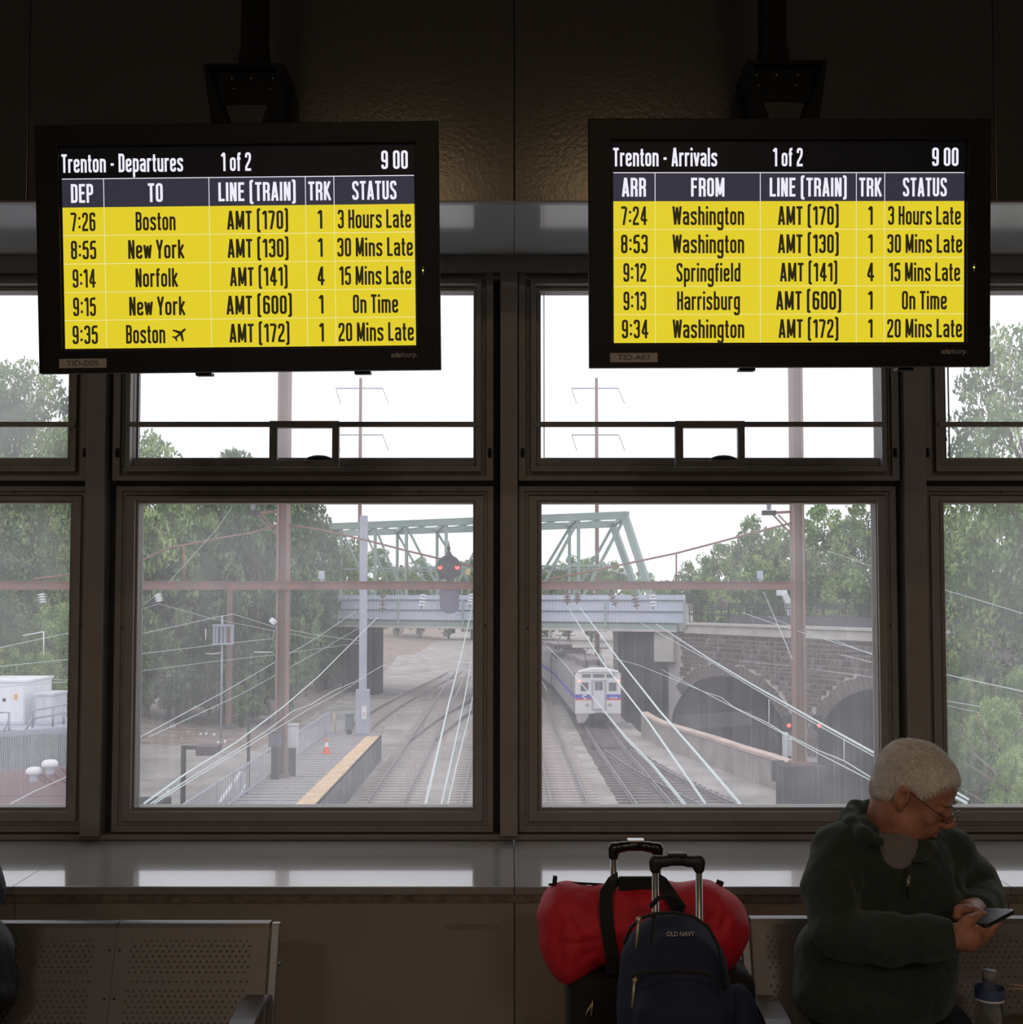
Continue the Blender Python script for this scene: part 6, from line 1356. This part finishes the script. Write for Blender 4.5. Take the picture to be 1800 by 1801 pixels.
HR = [[rt[i], fw[i], up[i]] for i in range(3)]          # columns: right, forward, up
def Hd(x, y, z): return HC+(rt*x+fw*y+up*z)*HS
f = Field((.60, 2.44, .62), (1.20, 3.06, 1.50), .0036)
def he(x, y, z, r, k=.01, mode='u'): f.ell(Hd(x, y, z), [q*HS for q in r], HR, k, mode)
he(0,-.012,.043,(.074,.094,.086)); he(0,.034,.045,(.061,.056,.062),.02); he(0,.032,-.02,(.058,.056,.072),.02); he(0,.030,-.070,(.050,.050,.042),.02)
he(0,.066,-.098,(.022,.018,.016),.018); he(0,.022,-.096,(.042,.042,.026),.02)
for s in (-1, 1):
    he(s*.042,.018,-.062,(.022,.036,.032),.015); he(s*.036,.066,-.022,(.022,.017,.022),.012); he(s*.024,.078,-.05,(.016,.014,.022),.012)
    he(s*.027,.083,.027,(.022,.011,.008),.010)
he(0,.083,-.042,(.024,.014,.018),.010); he(0,.088,-.0535,(.021,.0095,.0055),.004); he(0,.086,-.0655,(.018,.010,.0065),.004)
f.cap(Hd(0,.088,.014), Hd(0,.108,-.018), .009, .0115, .008); he(0,.112,-.021,(.013,.012,.0105),.005)
for s in (-1, 1):
    he(s*.012,.103,-.028,(.009,.011,.008),.004); he(s*.031,.1,.010,(.016,.014,.010),.010,'s'); he(s*.031,.0765,.009,(.0135,.0135,.0125),.003)
    he(s*.005,.114,-.036,(.003,.005,.003),.003,'s')
    he(s*.0755,-.008,.000,(.0085,.018,.031),.004); he(s*.083,-.012,.018,(.004,.013,.010),.003); he(s*.084,-.003,.002,(.0065,.0085,.015),.003,'s'); he(s*.074,-.001,-.026,(.006,.008,.009),.004)
he(0,.101,-.0595,(.023,.012,.0018),.003,'s'); f.crease(Hd(.022,.088,-.03), Hd(.034,.070,-.062), .002, .004); f.crease(Hd(-.022,.088,-.03), Hd(-.034,.070,-.062), .002, .004)
NB = W(1572,1505,2.84); f.cap(Hd(0,-.018,-.05), NB, .052, .066, .03); f.cap(Hd(0,-.040,-.055), W(1552,1480,2.87), .040, .050, .03)
# trunk and arms under the clothes, all one body
TS = [W(1572,1510,2.84), W(1560,1600,2.84), W(1545,1700,2.83), W(1542,1760,2.83)]
f.chain(TS, [.075,.10,.12,.12], .03); 
SHR, ELR, WRR = W(1470,1505,2.80), W(1482,1645,2.68), W(1668,1648,2.555)
SHL, ELL_, WRL = W(1680,1512,2.86), W(1735,1572,2.92), W(1714,1600,2.74)
f.chain([TS[0], SHR, ELR, WRR], [.05,.045,.032,.025], .02); f.chain([TS[0], SHL, ELL_, WRL], [.05,.036,.028,.024], .02)
# right hand: palm, thumb on top of the phone, four fingers curling under it
def H(px, py, Y): return W(px, py, Y)
f.cap(WRR, H(1700,1646,2.545), .026, .029, .01); f.ell(H(1703,1648,2.545), (.026,.022,.031), k=.01)
f.chain([H(1688,1636,2.535), H(1704,1619,2.53), H(1723,1609,2.545)], [.015,.0115,.0085], .006)
for k, (a, b, c) in enumerate((((1718,1636),(1744,1631),(1759,1619)),((1716,1646),(1741,1640),(1755,1628)),((1711,1656),(1734,1649),(1746,1637)),((1703,1664),(1724,1658),(1735,1647)))):
    y = 2.555+.004*k; f.chain([H(*a, y-.008), H(*b, y), H(*c, y+.035)], [.0115-.0006*k, .0098-.0005*k, .0078-.0004*k], .0035)
# left hand behind the phone, fingers folded, index at the screen
f.cap(WRL, H(1704,1603,2.69), .024, .026, .01); f.ell(H(1706,1605,2.67), (.026,.028,.019), k=.008)
for k in range(4):
    y = 2.625+.017*k; f.chain([H(1702,1599+k,y), H(1686,1600+1.5*k,y-.006), H(1684-.5*k,1612+k,y-.012), H(1694,1620,y-.01)], [.0108,.0100,.0090,.0078], .003)
f.chain([H(1708,1600,2.645), H(1722,1604,2.625), H(1732,1609,2.612)], [.011,.009,.0078], .004)
body = f.build('body', M_skin, man)
# eyes, lashes, brows
def local(mb): mb.v = [tuple(Hd(*v)) for v in mb.v]; return mb
for s in (-1, 1):
    put(local(MB().tube([(s*.031-.0125,.0865,.0035),(s*.031-.006,.0895,.0015),(s*.031,.0905,.001),(s*.031+.006,.0895,.0015),(s*.031+.0125,.0865,.0035)], .0009, 6)).build('eyelash', M_lash), man)
    put(local(MB().tube([(s*.014,.0955,.026),(s*.028,.0955,.030),(s*.042,.088,.027)], [.0022,.0032,.0016], 8)).build('eyebrow', M_lash), man)
# glasses
for q_ in (1, -1): put(local(MB().tube([(q_*.079,-.006,.012),(q_*.079,.004,.020),(q_*.078,.03,.016),(q_*.072,.07,.008),(q_*.062,.103,.004),(q_*.056,.109,.004)], .0012, 6)).build('glasses_temple', M_gl), man)
g = put(local(MB().tube([(.010,.117,.005),(.0,.121,.009),(-.010,.117,.005)], .0011, 6)).build('glasses_bridge', M_gl), man)
for s in (-1, 1):
    n = 24; P = []
    for i in range(n):
        t = 2*math.pi*i/n; u = math.copysign(abs(math.cos(t))**.8, math.cos(t)); v = math.copysign(abs(math.sin(t))**.8, math.sin(t)); P.append((s*.032+.0235*u, .113-.22*abs(s*.032+.0235*u-s*.009)*.6, -.002+.0155*v))
    m = MB(); m.add(P+[(x, y-.0016, z) for x, y, z in P], [tuple(range(n)), tuple(range(2*n-1, n-1, -1))]+[(i, i+n, (i+1)%n+n, (i+1)%n) for i in range(n)])
    ob = local(m).build('lens', M_lens); ob.parent = g
# hair: shell over the skull, short strands growing from it
f = Field(tuple(HC-Vector((.13,.13,.12))), tuple(HC+Vector((.14,.13,.16))), .0032)
he(0,-.014,.047,(.080,.101,.090)); he(0,-.050,-.012,(.062,.058,.055),.02); he(0,.030,.055,(.067,.062,.062),.02)
P = f.XYZ((slice(None),)*3, HC) @ np.array(HR, dtype=np.float32)/HS; lx, ly, lz = P[...,0], P[...,1], P[...,2]
line = np.interp(ly, [-.12,-.07,-.035,-.028,-.01,.014,.028,.045,.065,.085,.1], [-.064,-.062,-.052,-.006,.030,.030,.014,.040,.060,.078,.080]).astype(np.float32)
line = line-.006*np.cos(lx*60)*(ly > .06)
f.d = np.maximum(f.d, (line-lz)*HS*.8); f.noise(.0016, 90, 3); f.noise(.0007, 260, 4)
hair = f.build('hair', M_hair, man)
V = np.array([v.co for v in hair.data.vertices]); hc = np.array(Hd(0,0,.03)); m = MB(); r = random.Random(4); n_ = len(V)
for _ in range(12000):
    p = Vector(V[r.randrange(n_)]); nrm = (p-Vector(hc)).normalized(); q = (rt*r.uniform(-.5,.5)+fw*r.uniform(.1,.9)-up*r.uniform(.1,.8)); q = (q-nrm*q.dot(nrm)).normalized()
    L = r.uniform(.008,.018); s_ = q.cross(nrm)*.0005; t = p+q*L+nrm*r.uniform(.0003,.003); m.v += [tuple(p-s_), tuple(p+s_), tuple(t)]; k = len(m.v); m.f.append((k-3,k-2,k-1)); m.m.append(0); m.sm.append(False)
me = bpy.data.meshes.new('strands'); me.from_pydata(m.v, [], m.f); me.materials.append(M_hair); o = link('hair_strands', me); o['kind'] = 'stuff'; o.parent = hair
# fleece
f = Field((.58, 2.44, .56), (1.22, 3.08, 1.34), .0046)
f.ell(W(1570,1560,2.83), (.158,.118,.165), k=.03); f.ell(W(1535,1690,2.80), (.178,.140,.130), k=.05); f.ell(W(1535,1745,2.80), (.185,.140,.085), k=.04); f.ell(W(1600,1620,2.82), (.12,.115,.16), k=.04)
f.chain([W(1492,1492,2.82), W(1560,1478,2.85), W(1655,1498,2.86)], [.062,.060,.060], .04)
f.chain([W(1480,1505,2.80), W(1464,1560,2.76), W(1478,1640,2.69)], [.068,.066,.062], .03)
f.chain([W(1484,1646,2.68), W(1560,1652,2.61), W(1640,1650,2.565), W(1672,1648,2.555)], [.061,.052,.044,.0375], .02)
f.chain([W(1672,1505,2.86), W(1706,1540,2.90), W(1728,1570,2.90)], [.060,.052,.046], .03)
f.chain([W(1728,1570,2.90), W(1730,1586,2.83), W(1722,1597,2.77)], [.045,.040,.034], .02)
f.noise(.0048, 26, 11, (1,1,1.3)); f.noise(.002, 75, 12)
Yf = 2.66
for a, b, dp, wd in (((1519,1560,2.74),(1524,1615,2.66),.012,.010),((1500,1530,2.71),(1520,1600,2.68),.006,.008),((1545,1615,2.59),(1565,1690,2.57),.005,.007),((1585,1615,2.55),(1575,1660,2.54),.006,.006),((1610,1620,2.54),(1618,1668,2.53),.006,.005),((1640,1616,2.53),(1632,1660,2.52),.005,.005),
    ((1425,1640,2.70),(1500,1700,2.66),.008,.009),((1400,1700,2.74),(1480,1680,2.67),.007,.009),((1470,1690,2.66),(1500,1745,2.66),.007,.009),((1440,1620,2.68),(1475,1690,2.64),.006,.008),((1690,1560,2.84),(1735,1600,2.80),.006,.006),((1700,1580,2.80),(1750,1592,2.82),.006,.005),((1675,1520,2.78),(1680,1590,2.76),.006,.010),
    ((1420,1745,2.72),(1670,1750,2.68),.005,.008),((1430,1765,2.70),(1660,1770,2.68),.005,.006),((1580,1520,2.72),(1560,1640,2.70),.005,.012),((1650,1530,2.75),(1560,1620,2.69),.004,.010),((1470,1480,2.78),(1432,1540,2.76),.004,.005)):
    f.crease(np.array(W(*a)), np.array(W(*b)), dp*2.1, wd*1.35)
q_ = f.box_((.95,2.44,.7),(1.2,2.66,1.0),0); n = W(1700,1646,2.55)-W(1640,1650,2.565); n = n/n.length; p_ = W(1676,1648,2.55)
f.d[q_] = np.maximum(f.d[q_], ((f.X[q_]-p_.x)*n.x+(f.Y[q_]-p_.y)*n.y+(f.Z[q_]-p_.z)*n.z).astype(np.float32)); f.cut(W(1540,1782,2.8), (.05,0,-1))
# open neck
f.cap(W(1585,1440,2.74), W(1578,1505,2.755), .056, .036, .006, 's'); f.cap(W(1584,1494,2.70), W(1598,1546,2.69), .026, .005, .006, 's'); f.cap(Hd(0,-.03,-.05), W(1570,1490,2.83), .060, .068, .006, 's')
sw = f.build('fleece_jumper', M_sw, man)
f = Field((.70, 2.60, 1.00), (1.15, 3.02, 1.36), .004)
c_ = [(1560,1424,2.925),(1530,1417,2.920),(1504,1420,2.89),(1494,1434,2.85),(1500,1452,2.80),(1520,1468,2.75),(1548,1480,2.715)]
f.chain([W(*p) for p in c_], [.012,.014,.016,.018,.020,.018,.010], .012); f.chain([W(x-3,y+16,Y) for x, y, Y in c_[1:6]], [.014,.018,.022,.020,.014], .014)
f.chain([W(1655,1468,2.86), W(1648,1478,2.81), W(1634,1492,2.765), W(1618,1515,2.725), W(1604,1535,2.705)], [.012,.015,.016,.012,.008], .01)
f.noise(.001, 80, 5); f.build('collar', M_sw, man)
f = Field((.74, 2.60, .95), (1.12, 3.02, 1.30), .005)
f.ell(W(1572,1560,2.83), (.145,.112,.150), k=.03); f.chain([W(1540,1490,2.84), W(1572,1492,2.82), W(1620,1500,2.84)], [.058,.066,.055], .03)
f.cap(Hd(0,-.03,-.05), W(1571,1488,2.825), .058, .064, .004, 's'); f.noise(.001, 60, 6)
f.build('tee_shirt', M_tee, man)
z0_ = W(1597,1545,2.70); fr = W(1597,1545,2.70)
put(MB().tube([W(1593,1526,2.705),W(1597,1543,2.692),W(1596,1580,2.69)], .002, 6).build('zip', M_blk), man)
put(MB().tube([W(1599,1540,2.695), W(1597,1560,2.682)], .004, 8).tube([W(1596,1546,2.678), W(1598,1553,2.676), W(1601,1559,2.676)], .0028, 8).build('zip_pull', M_zip), man)
# hem band, trousers, shoes
f = Field((.56, 2.30, .0), (1.26, 3.06, .76), .0075)
f.ell((.885, 2.83, .60), (.185,.135,.085), k=.03)
for hx, kx in ((.80,.78),(.98,1.06)):
    f.cap((hx, 2.80, .555), (kx, 2.42, .545), .082, .066, .03); f.cap((kx, 2.42, .54), (kx+.01, 2.44, .13), .062, .045, .03)
f.noise(.003, 22, 9); f.build('trousers', M_tr_, man)
for kx in (.79, 1.07):
    f = Field((kx-.07, 2.22, 0), (kx+.07, 2.52, .14), .006); f.ell((kx, 2.43, .06), (.040,.055,.055), k=.02); f.ell((kx, 2.33, .042), (.046,.085,.038), k=.03); f.cut((kx,2.4,.003), (0,0,-1)); f.build('shoe', M_shoe, man)
# phone
A = W(1703,1624,2.545); B_ = W(1750,1600,2.62); ax = (B_-A).normalized(); sd = (W(1769,1607,2.60)-W(1750,1597,2.66)).normalized(); sd = (sd-ax*sd.dot(ax)).normalized(); nn = ax.cross(sd).normalized()
if nn.z < 0: nn = -nn
ph = empty('mobile_phone', W(1736,1614,2.60), label='black mobile phone held in the hands of the white-haired person', cat='phone')
Pc = W(1736,1614,2.598); L2, W2, T2 = .062, .034, .0042; V = []
for dx, dy in ((-1,-.82),(-.9,-1),(.9,-1),(1,-.82),(1,.82),(.9,1),(-.9,1),(-1,.82)): V.append((dx*L2, dy*W2))
m = MB(); m.add([Pc+ax*a+sd*b-nn*T2 for a, b in V]+[Pc+ax*a+sd*b+nn*T2 for a, b in V], [tuple(range(7,-1,-1)), tuple(range(8,16))]+[(i,(i+1)%8,(i+1)%8+8,i+8) for i in range(8)])
put(m.build('case', mat('black_phone_case', (.006,.006,.007), .3)), ph)
m = MB(); m.add([Pc+ax*a*.93+sd*b*.92+nn*(T2+.0004) for a, b in V], [tuple(range(8))]); put(m.build('glass_screen', mat('dark_glass_screen', (.01,.01,.012), .35, spec=.15)), ph)

# ================================================================== the person at the left edge: same build, mirrored pose, black jacket
M_jk = mat('black_jacket_cloth', (.010,.010,.013), .7, 0, .2, 30, .3, 300); M_dh = mat('dark_hair', (.03,.022,.018), .8)
p2 = empty('person', (-1.40, 2.75, .47), label='person in a black jacket sitting on the bench at the left edge', cat='person')
swap = {'fleece_jumper': ('jacket', M_jk), 'collar': ('collar', M_jk), 'hair': ('hair', M_dh), 'trousers': ('trousers', M_tr_), 'shoe': ('shoe', M_shoe), 'body': ('body', M_skin), 'tee_shirt': ('tee_shirt', M_tee)}
for ch in list(man.children):
    nm = ch.name.split('.')[0]
    if nm not in swap: continue
    me = bpy.data.meshes.new(nm); bm = bmesh.new(); bm.from_mesh(ch.data); 
    for v in bm.verts: v.co.x = -v.co.x-.50
    bmesh.ops.reverse_faces(bm, faces=bm.faces); bm.to_mesh(me); bm.free(); me.materials.append(swap[nm][1]); put(link(swap[nm][0], me), p2)
